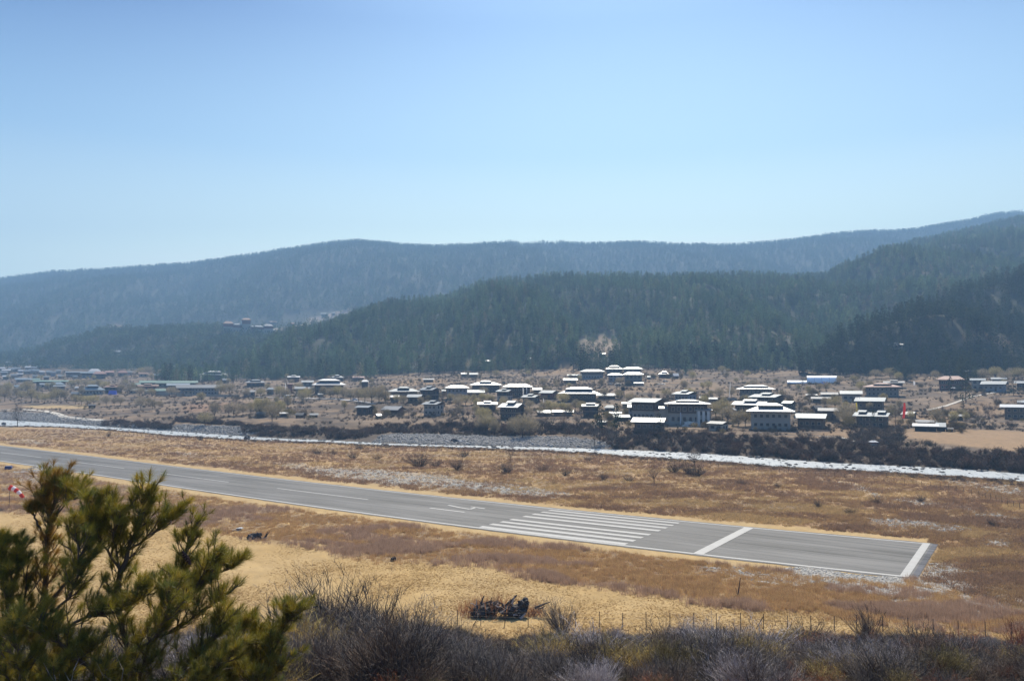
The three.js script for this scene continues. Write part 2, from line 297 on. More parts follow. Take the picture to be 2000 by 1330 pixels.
function grid(rowsD, cols, hOf, cOf) {
  const nr = rowsD.length, nc = cols.length, p = new Float32Array(nr * nc * 3), c = new Float32Array(nr * nc * 3), uv = new Float32Array(nr * nc * 2), idx = [];
  let o = 0;
  for (let i = 0; i < nr; i++) for (let j = 0; j < nc; j++, o++) {
    const r = rowsD[i], D = typeof r === 'function' ? r(cols[j]) : r, x = (cols[j] - 1000) / F * D, h = hOf(x, D), k = cOf(x, D, h);
    p.set([x, h, -D], o * 3); c.set(k, o * 3); uv.set([x / 6, D / 6], o * 2);
    if (i && j) { const a = o - nc - 1, b = o - nc, d = o - 1; idx.push(a, b, d, b, o, d); }
  }
  const g = new THREE.BufferGeometry();
  g.setAttribute('position', new THREE.BufferAttribute(p, 3)); g.setAttribute('color', new THREE.BufferAttribute(c, 3)); g.setAttribute('uv', new THREE.BufferAttribute(uv, 2));
  g.setIndex(idx); g.computeVertexNormals(); return g;
}
function grain(size, f) {                       // a repeating colour texture
  const d = new Uint8Array(size * size * 4);
  for (let y = 0; y < size; y++) for (let x = 0; x < size; x++) { const v = f(x / size, y / size), o = (y * size + x) * 4; d[o] = v[0]; d[o + 1] = v[1]; d[o + 2] = v[2]; d[o + 3] = 255; }
  const t = new THREE.DataTexture(d, size, size); t.wrapS = t.wrapT = THREE.RepeatWrapping; t.magFilter = THREE.LinearFilter; t.minFilter = THREE.LinearMipmapLinearFilter; t.generateMipmaps = true; t.needsUpdate = true; return t;
}
const soilTex = grain(256, () => { const v = 150 + 105 * rnd(); return [v, v, v]; });
soilTex.colorSpace = THREE.NoColorSpace;
const groundMat = new THREE.MeshStandardMaterial({ vertexColors: true, roughness: 1, map: soilTex });
groundMat.color.setRGB(1.22, 1.22, 1.22);
{
  const rowsD = []; for (let D = 2.5; D < 1900; D *= 1 + .0094 * (D < 30 ? 3 : 1)) rowsD.push(D);
  const cols = []; for (let c = -760; c <= 2760; c += 4.2) cols.push(c);
  struct('ground', grid(rowsD, cols, groundH, groundColor), groundMat);
}
// wooded hills, one sheet each
const hillMat = new THREE.MeshStandardMaterial({ vertexColors: true, roughness: 1 });
function hillColor(x, D) {
  const n = fbm(x / 30, D / 30, 2); let k = blend([.026, .032, .018], [.055, .05, .032], clamp(.35 + n));
  for (const p of PATCH) if (x > p.b[0] && x < p.b[1] && D > p.b[2] && D < p.b[3]) { const q = sstep(-p.soft, p.soft, inPoly(p, x, D)) * p.amount; if (q) k = blend(k, p.color, q); }
  return k;
}
for (const key in HILLS) {
  const hl = HILLS[key], first = hl.rows[0][0], last = hl.rows[hl.rows.length - 1][0], cols = []; for (let c = first; c <= last; c += 8) cols.push(c);
  const rowsD = []; for (let i = 0; i <= 110; i++) { const k = i / 100; rowsD.push(c => { const r = lerpTab(hl.rows, c); return k <= 1 ? r[3] - 30 + (r[2] - r[3] + 30) * k : r[2] + (k - 1) * 10 * 300; }); }
  struct('wooded_hill', grid(rowsD, cols, (x, D) => hillH(hl, x, D), hillColor), hillMat);
}
// ------------------------------------------------------------------ river
{
  const cols = []; for (let c = -700; c <= 2600; c += 5) cols.push(c);
  const p = [], uv = [], idx = [], n = 26;
  cols.forEach((c, i) => {
    const r = lerpTab(RIVER, c), a = r[2] - 8, b = r[1] + 6;
    for (let j = 0; j <= n; j++) { const D = a + (b - a) * j / n, x = (c - 1000) / F * D; p.push(x, -1 + .1 * ns(x / 2.6, D / 1.9, 5) + .06 * ns(x / 1.1, D / 1.3, 8), -D); uv.push(x / 20, D / 46); if (i && j) { const o = i * (n + 1) + j; idx.push(o - n - 2, o - 1, o - n - 1, o - n - 1, o - 1, o); } }
  });
  const g = new THREE.BufferGeometry(); g.setAttribute('position', new THREE.Float32BufferAttribute(p, 3)); g.setAttribute('uv', new THREE.Float32BufferAttribute(uv, 2)); g.setIndex(idx); g.computeVertexNormals();
  const S = 512, d = new Uint8Array(S * S * 4), wv = (x, y) => { const X = Math.cos(x * 2 * Math.PI), Y = Math.sin(x * 2 * Math.PI), Z = Math.cos(y * 2 * Math.PI), W = Math.sin(y * 2 * Math.PI); return .5 * noise3.noise(X * 3 + Z * 2.5, Y * 3 + W * 2.5, X - W) + .35 * noise3.noise(X * 8 + W * 6, Y * 8 - Z * 6, Y + Z) + .25 * noise3.noise(X * 19 + Z * 15, Y * 19 + W * 15, X + Y); };
  for (let y = 0; y < S; y++) for (let x = 0; x < S; x++) { const v = clamp(.52 + 1.1 * wv(x / S, y / S), .2, .95) * 255, o = (y * S + x) * 4; d[o] = d[o + 1] = d[o + 2] = v; d[o + 3] = 255; }
  const t = new THREE.DataTexture(d, S, S); t.wrapS = t.wrapT = THREE.RepeatWrapping; t.magFilter = t.minFilter = THREE.LinearFilter; t.needsUpdate = true;
  const m = new THREE.MeshPhysicalMaterial({ roughness: 1, roughnessMap: t,  ior: 1.33, specularIntensity: 1 }); m.color.setRGB(.36, .38, .39);
  struct('river', g, m);
}
// ------------------------------------------------------------------ runway
function strip(s0, s1, f0, f1, y, step = 6) {   // f0, f1: sideways limits as functions of the distance along
  const n = Math.max(1, Math.ceil((s1 - s0) / step)), p = [], uv = [], idx = [];
  for (let i = 0; i <= n; i++) {
    const s = s0 + (s1 - s0) * i / n;
    for (let j = 0; j <= 4; j++) { const l = mix(f0(s), f1(s), j / 4), [x, D] = rwXD(s, l); p.push(x, y, -D); uv.push(s / 90, l / 30); }
    if (i) for (let j = 1; j <= 4; j++) { const o = i * 5 + j; idx.push(o - 6, o - 1, o - 5, o - 5, o - 1, o); }
  }
  const g = new THREE.BufferGeometry(); g.setAttribute('position', new THREE.Float32BufferAttribute(p, 3)); g.setAttribute('uv', new THREE.Float32BufferAttribute(uv, 2));
  for (let i = 0; i < idx.length; i += 3) [idx[i + 1], idx[i + 2]] = [idx[i + 2], idx[i + 1]];
  g.setIndex(idx); g.computeVertexNormals();
  if (g.attributes.normal.getY(0) < 0) { for (let i = 0; i < idx.length; i += 3) [idx[i + 1], idx[i + 2]] = [idx[i + 2], idx[i + 1]]; g.setIndex(idx); g.computeVertexNormals(); }
  return g;
}
const L = (a, k = 0) => s => mix(rwNear(s), rwFar(s), a) + k;
const asphaltTex = (() => {
  const S = 512, d = new Uint8Array(S * S * 4), per = (x, y, fx, fy, z) => mix(noise3.noise(x * fx, y * fy, z), noise3.noise((x - 1) * fx, y * fy, z), x);
  for (let y = 0; y < S; y++) for (let x = 0; x < S; x++) {
    const u = x / S, v = y / S, w = Math.abs(v - .5);
    let k = 186 + 105 * per(u, v, 3, 46, 1.5) + 85 * per(u, v, 5, 17, 6.5) + 40 * per(u, v, 40, 110, 3.2) + 60 * per(u, v, 5, 8, 9.9) - 40 * Math.exp(-(((w - .1) / .05) ** 2)) + (rnd() - .5) * 26;
    if (Math.abs(((v * 6 + .5) % 1) - .5) < .012) k -= 42; const cr = Math.abs(per(u, v, 9, 13, 4.7) + .5 * per(u, v, 31, 41, 2.2)); if (cr < .012) k -= 46; if (per(u, v, 4, 5, 21.3) > .34) k -= 26; if (per(u, v, 6, 7, 33.3) > .36) k += 22;
    const o = (y * S + x) * 4; d[o] = clamp(k, 0, 255); d[o + 1] = clamp(k * 1.005, 0, 255); d[o + 2] = clamp(k * 1.02, 0, 255); d[o + 3] = 255;
  }
  const t = new THREE.DataTexture(d, S, S); t.wrapS = t.wrapT = THREE.RepeatWrapping; t.magFilter = t.minFilter = THREE.LinearFilter; t.colorSpace = THREE.NoColorSpace; t.needsUpdate = true; return t;
})();
const asphalt = std(.125, .121, .117, { roughness: .8, map: asphaltTex }), edgeAsphalt = std(.10, .10, .115, { roughness: .9, map: asphaltTex });
const paint = std(.35, .345, .335, { roughness: .75, map: grain(128, () => { const v = 215 + 40 * rnd(); return [v, v, v]; }) }), worn = std(.48, .48, .48, { roughness: .8, map: paint.map });
{
  const rw = struct('runway', strip(-760, 0.8, s => rwNear(s) - .7 + .5 * ns(s / 2.3, 4.1), s => rwFar(s) + .7 + .5 * ns(s / 2.3, 9.1), .02, 1.6), asphalt);
  tag(rw, 'long grey asphalt runway with white markings running off to the left', null);
  const mark = (name, g, m = paint) => part(name, g, m, rw);
  mark('runway_shoulder', strip(.8, 1.7, L(0, -.2), L(1, .2), .012), edgeAsphalt);
  const R = a => () => a;
  mark('edge_line', strip(-760, -267.5, L(0), L(.028), .045)); mark('edge_line', strip(-241, -.2, L(0), L(.028), .045)); mark('edge_line', strip(-760, -.2, L(.975), L(.995), .045));
  mark('end_stripe', strip(-.75, .45, L(0), L(1), .06), paint); mark('displaced_threshold_bar', strip(-32.5, -30.7, L(.004), L(.99), .06));
  [[.03, .085], [.145, .2], [.265, .315], [.38, .43], [.54, .59], [.66, .705], [.775, .815], [.88, .92]].forEach(([a, b]) => mark('threshold_stripe', strip(-77.2 + a * 1.5, -45.2, L(a), L(b), .06)));
  for (const [a, b] of [[-700, -664], [-640, -603], [-577, -542], [-517, -482], [-456, -420], [-395, -360], [-333.8, -298.8], [-274.8, -237.2], [-214.6, -178.3], [-156.2, -121.5]]) mark('centre_line_dash', strip(a, b, L(.51), L(.53), .06));
  // the number 15, read from the near end of the runway
  const num = (pts, w) => { const t = new Tri(); for (let i = 1; i < pts.length; i++) { const [a, b] = [pts[i - 1], pts[i]], dx = b[0] - a[0], dl = b[1] - a[1], n = Math.hypot(dx, dl), ox = -dl / n * w / 2, ol = dx / n * w / 2, P = (s, l) => { const [x, D] = rwXD(s, l); return [x, .06 + i * .0045, -D]; }; t.q(P(a[0] + ox, a[1] + ol), P(b[0] + ox, b[1] + ol), P(b[0] - ox, b[1] - ol), P(a[0] - ox, a[1] - ol)); } return t.geo(); };
  mark('painted_digit', num([[-100.4, 8.2], [-90.2, 8.2]], .75)); mark('painted_digit', num([[-99.5, 13.9], [-95.2, 12.6], [-91.6, 12.0], [-92.0, 14.8], [-89.2, 14.5]], .72));
  mark('painted_digit', num([[-93.6, 15.0], [-92.2, 14.8]], .5));
}
{ // turn-off beside the runway, far left
  const s = -254, p = [[-268.5, rwNear(-268)], [-262, -4.6], [-259, -9], [-260, -13], [-256, -13.8], [-250, -11], [-243, -6.5], [-238, -3.2], [-236, rwNear(-236)]];
  const t = new Tri(), P = ([a, l]) => { const [x, D] = rwXD(a, l); return [x, .016, -D]; };
  for (let i = 1; i < p.length - 1; i++) t.t(P(p[0]), P(p[i]), P(p[i + 1]));
  struct('runway_turnoff', t.geo(), std(.2, .2, .205, { roughness: .85, side: THREE.DoubleSide }));
}
// lanes on the far side
function lane(name, pts, width, m, label) {
  const w = pts.map(([a, b]) => hit(a, b)), t = new Tri(), out = [];
  for (let i = 1; i < w.length; i++) for (let j = 0; j < 8; j++) { const k = j / 8; out.push([mix(w[i - 1].x, w[i].x, k), mix(w[i - 1].D, w[i].D, k)]); }
  const e = out.map(([x, D], i) => { const a = out[Math.max(0, i - 1)], b = out[Math.min(out.length - 1, i + 1)], dx = b[0] - a[0], dD = b[1] - a[1], n = Math.hypot(dx, dD) || 1, ox = -dD / n * width / 2, oD = dx / n * width / 2; return [[x + ox, landH(x + ox, D + oD) + .25, -D - oD], [x - ox, landH(x - ox, D - oD) + .25, -D + oD]]; });
  for (let i = 1; i < e.length; i++) t.q(e[i - 1][0], e[i][0], e[i][1], e[i - 1][1]);
  const o = struct(name, t.geo(), m); if (label) o.userData.label = label; return o;
}
const laneMat = std(.46, .42, .36, { side: THREE.DoubleSide }), roadMat = std(.34, .33, .33, { side: THREE.DoubleSide });
lane('road', [[500, 776], [560, 777], [620, 779], [660, 780], [690, 783], [720, 787], [735, 790]], 5, roadMat, 'pale road running below the village willows');
lane('track', [[-20, 801], [40, 800], [85, 803], [108, 808], [125, 815], [150, 818], [205, 822]], 5, laneMat, 'pale dirt track along the far river bank');
lane('footpath', [[1950, 766], [1900, 775], [1880, 782], [1850, 793], [1808, 803]], 2.2, laneMat, 'pale footpath climbing to the right behind the red banner');
lane('footpath', [[1600, 853], [1640, 855], [1670, 862], [1700, 873]], 2.5, laneMat, 'pale dirt path curving down to the small shrine');
// ------------------------------------------------------------------ houses
const MAT = {
  silver: std(.34, .35, .37, { metalness: .5, roughness: .5 }), pale: std(.13, .15, .175, { metalness: .4, roughness: .55 }), grey: std(.30, .31, .33, { metalness: .3, roughness: .55 }), green: std(.13, .22, .18, { roughness: .6 }), blue: std(.14, .19, .23, { roughness: .55 }),
  red: std(.26, .13, .11, { roughness: .6 }), rust: std(.19, .105, .075, { roughness: .7 }), dark: std(.06, .058, .06, { roughness: .8 }), slate: std(.13, .14, .16, { roughness: .6 }), plastic: std(.85, .86, .88, { roughness: .35 }),
  lime: std(.66, .62, .55), white: std(.36, .32, .265), stone: std(.19, .168, .142), mud: std(.165, .115, .078), timber: std(.085, .055, .04), redwall: std(.22, .075, .055), bluewall: std(.25, .25, .265), glass: std(.03, .035, .045, { roughness: .2 }), frame: std(.42, .33, .24), black: std(.03, .03, .03),
};
const ROOFWORD = { silver: 'silver', pale: 'pale metal', grey: 'grey', green: 'green', blue: 'bluish', red: 'reddish', rust: 'rust brown', dark: 'dark', slate: 'slate grey', plastic: 'white plastic' };
const WALLWORD = { white: 'whitewashed', stone: 'grey stone', mud: 'mud brown', timber: 'dark timber', redwall: 'dark red', bluewall: 'bluish white', plastic: 'white', black: 'black' };
function gableGeo(hip) {                         // a unit roof: eaves at y 0, crest at y 1, a thin sheet with its own edge
  const t = new Tri(), r = .5 - hip, e = .12, P = (x, y, z) => [x, y, z];
  const A = [P(-.5, 0, .5), P(.5, 0, .5), P(r, 1, 0), P(-r, 1, 0)], B = [P(.5, 0, -.5), P(-.5, 0, -.5), P(-r, 1, 0), P(r, 1, 0)];
  const dn = q => q.map(v => [v[0], v[1] - e, v[2]]);
  for (const s of [A, B]) { t.q(...s); const d = dn(s); t.q(d[3], d[2], d[1], d[0]); t.q(d[0], d[1], s[1], s[0]); if (!hip) { t.q(d[1], d[2], s[2], s[1]); t.q(d[3], d[0], s[0], s[3]); } }
  if (hip) { t.t([.5, 0, .5], [.5, 0, -.5], [r, 1, 0]); t.t([-.5, 0, -.5], [-.5, 0, .5], [-r, 1, 0]); t.q([.5, -e, .5], [.5, -e, -.5], [.5, 0, -.5], [.5, 0, .5]); t.q([-.5, -e, -.5], [-.5, -e, .5], [-.5, 0, .5], [-.5, 0, -.5]); t.q([-.5, -e, .5], [-.5, -e, -.5], [.5, -e, -.5], [.5, -e, .5]); }
  return t.geo();
}
const ROOF = { gable: gableGeo(0), hip: gableGeo(.24), shed: (() => { const t = new Tri(); const a = [[-.5, 0, .5], [.5, 0, .5], [.5, 1, -.5], [-.5, 1, -.5]], b = a.map(v => [v[0], v[1] - .14, v[2]]); t.q(...a).q(b[3], b[2], b[1], b[0]); for (let i = 0; i < 4; i++) { const j = (i + 1) % 4; t.q(b[i], b[j], a[j], a[i]); } return t.geo(); })() };
const ATTIC = (() => { const t = new Tri(), f = [[-.5, 0, .5], [.5, 0, .5], [.5, 0, -.5], [-.5, 0, -.5], [-.5, 1, 0], [.5, 1, 0]]; t.q(f[0], f[1], f[5], f[4]).q(f[2], f[3], f[4], f[5]).t(f[1], f[2], f[5]).t(f[3], f[0], f[4]); return t.geo(); })();
const ARCH = (() => { const g = new THREE.CylinderGeometry(1, 1, 1, 20, 1, false, 0, Math.PI); g.rotateZ(Math.PI / 2); return g; })();
const HOMES = [];
const TOPAX = new THREE.Vector3(0, 1, 0);
// o: x0, x1 roof ends, crest row, eave row, base row (all as seen), roof colour, wall colour, opt { turn, shape, top, dep, storeys }
function makeHouse(name, label, category, group, [x0, x1, yt, ye, yb], roof, wall, o = {}) {
  const cx = (x0 + x1) / 2, h = o.D ? { D: o.D, x: ray(cx, yb).u * o.D, y: EYE + ray(cx, yb).t * o.D, mpp: o.D / F } : hit(cx, yb);
  const mpp = h.mpp, W = (x1 - x0) * mpp * (o.turn ? .8 : 1), px = x1 - x0, dep = o.turn ? clamp(W * .85, 3.5, 15) : o.dep || clamp(W * .62, 3.5, 10.5), hw = Math.max(1.2, (yb - ye) * mpp), hr = Math.max(.35, (ye - yt) * mpp * (o.top ? .55 : .85));
  HOMES.push([h.x, h.D, W, dep]);
  const Ww = W * (o.eave || .8), Dw = dep * .8, g = thing(name, label, category, [h.x, h.y, -h.D], Math.atan2(-h.x, h.D) + (o.turn || 0), group), sink = .9;
  const shape = o.shape || 'gable';
  if (shape === 'arch') { const a = part('cover', ARCH, MAT.plastic, g); a.scale.set(W, (yb - yt) * mpp, dep * .6); for (let i = 0; i <= 4; i++) { const b = part('hoop', ARCH, MAT.pale, g); b.scale.set(.12, (yb - yt) * mpp * 1.015, dep * .609); b.position.x = (i / 4 - .5) * W; } return g; }
  const low = hw > 5.2 && !o.plain ? hw * .56 : hw;
  box('wall', MAT[wall], g, [Ww, low + sink, Dw], [0, (low - sink) / 2, 0]);
  if (low < hw) { box('upper_wall', o.upper ? MAT[o.upper] : MAT.timber, g, [Ww * 1.03, hw - low - .01, Dw * 1.05], [0, (low + hw) / 2, 0]); box('cornice', MAT.frame, g, [Ww * 1.05, .22, Dw * 1.08], [0, low + .02, 0]); }
  const gap = px > 34 && hr > .8 ? .35 : .02;   // the roof floats a little over an open attic
  const rf = part('roof', ROOF[shape], MAT[roof], g); rf.scale.set(W, hr, dep * 1.16); rf.position.y = hw + gap + .12 * hr;
  if (shape === 'gable' && hr > .7) { const a = part('attic', ATTIC, MAT.timber, g); a.scale.set(W * .8, hr * .8, dep * .92); a.position.y = hw + .01; }
  if (o.top) {
    const tw = W * (o.topw || .36), ty = hw + gap + hr * .95, th = Math.max(.5, (ye - yt) * mpp * .34);
    for (const k of o.two ? [-.27, .27] : [o.topx || 0]) {
      box('roof_lantern', MAT.dark, g, [tw * .8, th * .9, dep * .34], [k * W, ty + th * .1, 0]);
      const r2 = part('raised_roof', ROOF[shape === 'hip' ? 'hip' : 'gable'], MAT[o.topc || roof], g); r2.scale.set(tw, th * .8, dep * .6); r2.position.set(k * W, ty + th * .62, 0);
    }
  }
  // windows on the side towards the river and on the end walls
  const many = px > 44 ? 1 : px > 26 ? .7 : px > 15 ? .5 : 0;
  if (many && !o.blank) {
    const floors = low < hw ? [[low * .52, low * .44, 0], [(low + hw) / 2, (hw - low) * .5, 1]] : hw > 2.6 ? Array.from({ length: Math.max(1, Math.round(hw / 3.4)) }, (_, i, a) => [hw * (i + .58) / Math.max(1, Math.round(hw / 3.4)), Math.min(1.7, hw * .45), 0]) : [];
    const bays = Math.max(2, Math.round(Ww / 2.9 * many));
    for (const [wy, wh, up] of floors) {
      for (let i = 0; i < bays; i++) {
        const wx = ((i + .5) / bays - .5) * Ww * .92, ww = Math.min(1.9, Ww / bays * .58), zf = Dw / 2 * (up ? 1.05 : 1);
        const f = box('window', px > 44 ? MAT.frame : MAT.glass, g, [ww, wh, .16], [wx, wy, zf + .04]);
        if (px > 44) { const p = box('pane', MAT.glass, f, [.78, .8, .5], [0, 0, .4]); }
      }
      for (const s of o.turn ? [o.turn > 0 ? -1 : 1] : []) for (let i = 0; i < 2; i++) box('window', MAT.glass, g, [.16, wh, 1.1], [s * (Ww / 2 * (up ? 1.03 : 1) + .04), wy, (i - .5) * Dw * .45]);
    }
    if (o.columns) for (let i = 0; i < o.columns; i++) box('column', MAT.lime, g, [1.3, hw * .96, .7], [((i + .5) / o.columns - .5) * Ww * .98, hw * .48, Dw / 2 + .4]);
    if (px > 30) box('door', MAT.timber, g, [1.3, Math.min(2.2, hw * .5), .14], [Ww * .11, Math.min(2.2, hw * .5) / 2, Dw / 2 + .05]);
  }
  return g;
}
// each cluster: words for where it stands, then its houses; the place in the row is counted off from left to right
function cluster(where, group, list) {
  list.sort((a, b) => a[0][0] + a[0][1] - b[0][0] - b[0][1]);
  list.forEach(([r, roof0, wall, o = {}], i) => {
    const roof = roof0 === 'silver' && !o.label && (i * 7 + list.length) % 3 === 1 ? 'pale' : roof0;
    const big = r[1] - r[0] > 55 ? 'wide ' : r[1] - r[0] < 20 ? 'tiny ' : '', shed = o.kind || 'house';
    const label = o.label || `${big}${WALLWORD[wall]} ${shed}, ${ROOFWORD[roof]} roof, ${nth(i, list.length)} ${where}`.replace(big === 'tiny ' && where.length > 22 ? 'tiny ' : '#', '');
    makeHouse(o.name || (shed === 'shed' ? 'wooden_shed' : shed === 'house' ? 'village_house' : shed.replace(/ /g, '_')), label, o.cat || shed, group, r, roof, wall, o);
  });
}
const S = { kind: 'shed' };
cluster('in the distant far-left town', 'houses of the distant town', [
  [[-4, 8, 717, 720, 725], 'silver', 'stone'], [[48, 58, 715, 718, 722], 'silver', 'white'], [[60, 70, 716, 719, 723], 'pale', 'stone'], [[76, 86, 724, 727, 732], 'silver', 'white'], [[20, 32, 730, 733, 738], 'pale', 'white'], [[4, 16, 733, 736, 741], 'silver', 'stone'], [[84, 95, 734, 737, 742], 'pale', 'mud'], [[108, 118, 722, 725, 730], 'silver', 'white'], [[112, 124, 732, 735, 740], 'pale', 'stone'],
  [[0, 13, 725, 728, 733], 'pale', 'stone'], [[3, 18, 721, 724, 729], 'silver', 'white'], [[15, 27, 718, 722, 727], 'pale', 'white'], [[26, 38, 717, 721, 726], 'pale', 'stone'], [[34, 43, 722, 725, 730], 'silver', 'bluewall'], [[32, 43, 729, 731, 736], 'silver', 'white'], [[45, 57, 722, 726, 731], 'pale', 'stone'], [[56, 66, 720, 724, 730], 'pale', 'white'], [[63, 75, 721, 725, 731], 'blue', 'white'], [[62, 71, 732, 735, 739], 'pale', 'white'], [[71, 82, 714, 717, 720], 'silver', 'white'], [[85, 93, 713, 717, 720], 'silver', 'stone'], [[89, 99, 724, 727, 733], 'blue', 'stone'], [[97, 108, 725, 729, 735], 'pale', 'bluewall'], [[10, 24, 706, 709, 713], 'pale', 'stone']]);
cluster('in the row below the spur', 'houses below the wooded spur', [
  [[127, 141, 725, 728, 736], 'pale', 'bluewall'], [[140, 157, 725, 728, 736], 'pale', 'stone'], [[157, 183, 726, 729, 738], 'blue', 'bluewall'], [[172, 195, 720, 726, 734], 'silver', 'stone', { shape: 'hip' }], [[181, 206, 725, 731, 740], 'red', 'mud', { shape: 'hip' }], [[205, 221, 724, 728, 734], 'red', 'mud'], [[229, 248, 723, 729, 735], 'red', 'stone', { shape: 'hip' }], [[247, 257, 725, 727, 733], 'silver', 'white'], [[270, 288, 727, 731, 736], 'rust', 'white'], [[300, 313, 730, 734, 740], 'blue', 'stone'], [[333, 356, 714, 719, 724], 'silver', 'timber', { shape: 'hip' }], [[338, 363, 731, 735, 741], 'blue', 'white'], [[352, 362, 738, 741, 745], 'silver', 'stone'], [[142, 150, 733, 736, 740], 'pale', 'white']]);
cluster('in the long-roofed walled compound', 'long low buildings of the walled compound', [
  [[272, 304, 743, 748, 756], 'green', 'stone', { dep: 8 }], [[305, 336, 743, 749, 757], 'green', 'stone', { dep: 8 }], [[337, 384, 744, 749, 757], 'green', 'stone', { dep: 8 }], [[257, 273, 748, 752, 758], 'green', 'mud'], [[269, 307, 750, 755, 763], 'rust', 'redwall', { top: 1 }], [[326, 368, 749, 754, 762], 'blue', 'timber', { dep: 9 }], [[346, 432, 752, 759, 771], 'slate', 'bluewall', { dep: 10, plain: 1 }], [[356, 378, 759, 763, 772], 'pale', 'white', { shape: 'hip', top: 1 }], [[250, 268, 759, 763, 769], 'pale', 'white'], [[280, 294, 761, 764, 770], 'silver', 'white'], [[302, 322, 759, 764, 770], 'green', 'bluewall']]);
cluster('behind the far-left willows', 'houses behind the left willows', [
  [[30, 58, 738, 742, 746], 'blue', 'stone', { dep: 8 }], [[62, 76, 739, 742, 748], 'green', 'stone'], [[68, 129, 743, 746, 752], 'green', 'timber', { dep: 7 }], [[77, 96, 748, 752, 757], 'silver', 'white'], [[95, 123, 746, 751, 757], 'blue', 'timber', { shape: 'hip' }], [[26, 37, 752, 755, 760], 'blue', 'stone'], [[30, 42, 756, 758, 763], 'pale', 'stone'], [[104, 126, 752, 755, 760], 'pale', 'mud'], [[138, 152, 765, 770, 773], 'pale', 'stone'], [[157, 202, 752, 763, 771], 'blue', 'white', { shape: 'hip', top: 1, topw: .5, plain: 1 }], [[203, 238, 752, 757, 768], 'rust', 'mud', { turn: -.5, top: 1 }], [[145, 152, 755, 758, 763], 'silver', 'white']]);
cluster('around the scalloped hall', 'houses around the white hall', [
  [[388, 445, 725, 733, 742], 'silver', 'timber', { shape: 'hip', top: 1, topw: .55 }], [[434, 447, 739, 743, 748], 'pale', 'mud', S], [[478, 519, 742, 748, 755], 'pale', 'timber', { shape: 'hip', top: 1, topw: .5 }], [[473, 499, 762, 766, 775], 'slate', 'stone'], [[520, 535, 757, 761, 771], 'blue', 'white', { shape: 'hip', plain: 1 }], [[561, 585, 733, 737, 746], 'silver', 'redwall', { top: 1 }], [[588, 612, 743, 747, 755], 'pale', 'stone'], [[575, 596, 755, 760, 769], 'silver', 'stone'], [[601, 614, 756, 760, 768], 'silver', 'mud'], [[560, 571, 748, 751, 766], 'rust', 'redwall', { plain: 1 }], [[555, 568, 771, 773, 777], 'pale', 'stone']]);
cluster('around the wide two-roofed house', 'houses near the wide two-roofed house', [
  [[609, 675, 741, 753, 769], 'silver', 'timber', { shape: 'hip', top: 1, topw: .68, dep: 13 }], [[644, 672, 732, 738, 745], 'silver', 'timber', { shape: 'hip', top: 1 }], [[688, 700, 735, 738, 744], 'red', 'stone'], [[698, 711, 735, 738, 744], 'red', 'mud'], [[705, 720, 742, 746, 756], 'silver', 'timber', { shape: 'hip' }], [[676, 690, 768, 771, 776], 'pale', 'stone'], [[697, 708, 762, 765, 771], 'silver', 'stone'], [[620, 632, 768, 771, 776], 'pale', 'stone']]);
cluster('of the low sheds by the field', 'farm sheds by the far field', [
  [[499, 524, 804, 809, 815], 'dark', 'timber', { ...S, turn: -.4 }], [[545, 562, 805, 808, 814], 'grey', 'timber', S], [[575, 597, 806, 811, 816], 'dark', 'timber', { ...S, turn: -.4 }], [[604, 621, 807, 811, 815], 'slate', 'timber', S], [[693, 731, 793, 797, 809], 'pale', 'timber', { ...S, turn: -.48 }], [[745, 792, 794, 802, 809], 'slate', 'timber', { ...S, turn: -.5, dep: 9 }], [[732, 745, 808, 812, 817], 'silver', 'black', { ...S, turn: .4 }], [[171, 186, 789, 792, 797], 'dark', 'timber', S]]);
cluster('in the central farmhouse group', 'farmhouses of the central group', [
  [[756, 820, 756, 766, 779], 'pale', 'mud', { shape: 'hip', top: 1 }], [[819, 860, 755, 763, 781], 'pale', 'timber', { turn: -.6, top: 1 }], [[761, 780, 772, 776, 785], 'silver', 'stone'], [[792, 829, 771, 777, 786], 'silver', 'mud', { turn: -.25 }], [[824, 870, 783, 791, 811], 'pale', 'white', { turn: -.6, top: 1, plain: 1 }], [[868, 917, 753, 759, 779], 'silver', 'bluewall', { shape: 'hip', dep: 11, plain: 1 }], [[916, 981, 744, 753, 766], 'silver', 'timber', { shape: 'hip', top: 1, dep: 13, plain: 1 }], [[909, 947, 762, 768, 775], 'pale', 'timber'], [[932, 972, 784, 791, 802], 'silver', 'timber', { top: 1 }], [[825, 848, 739, 742, 746], 'slate', 'timber', S], [[862, 871, 761, 764, 770], 'pale', 'stone']]);
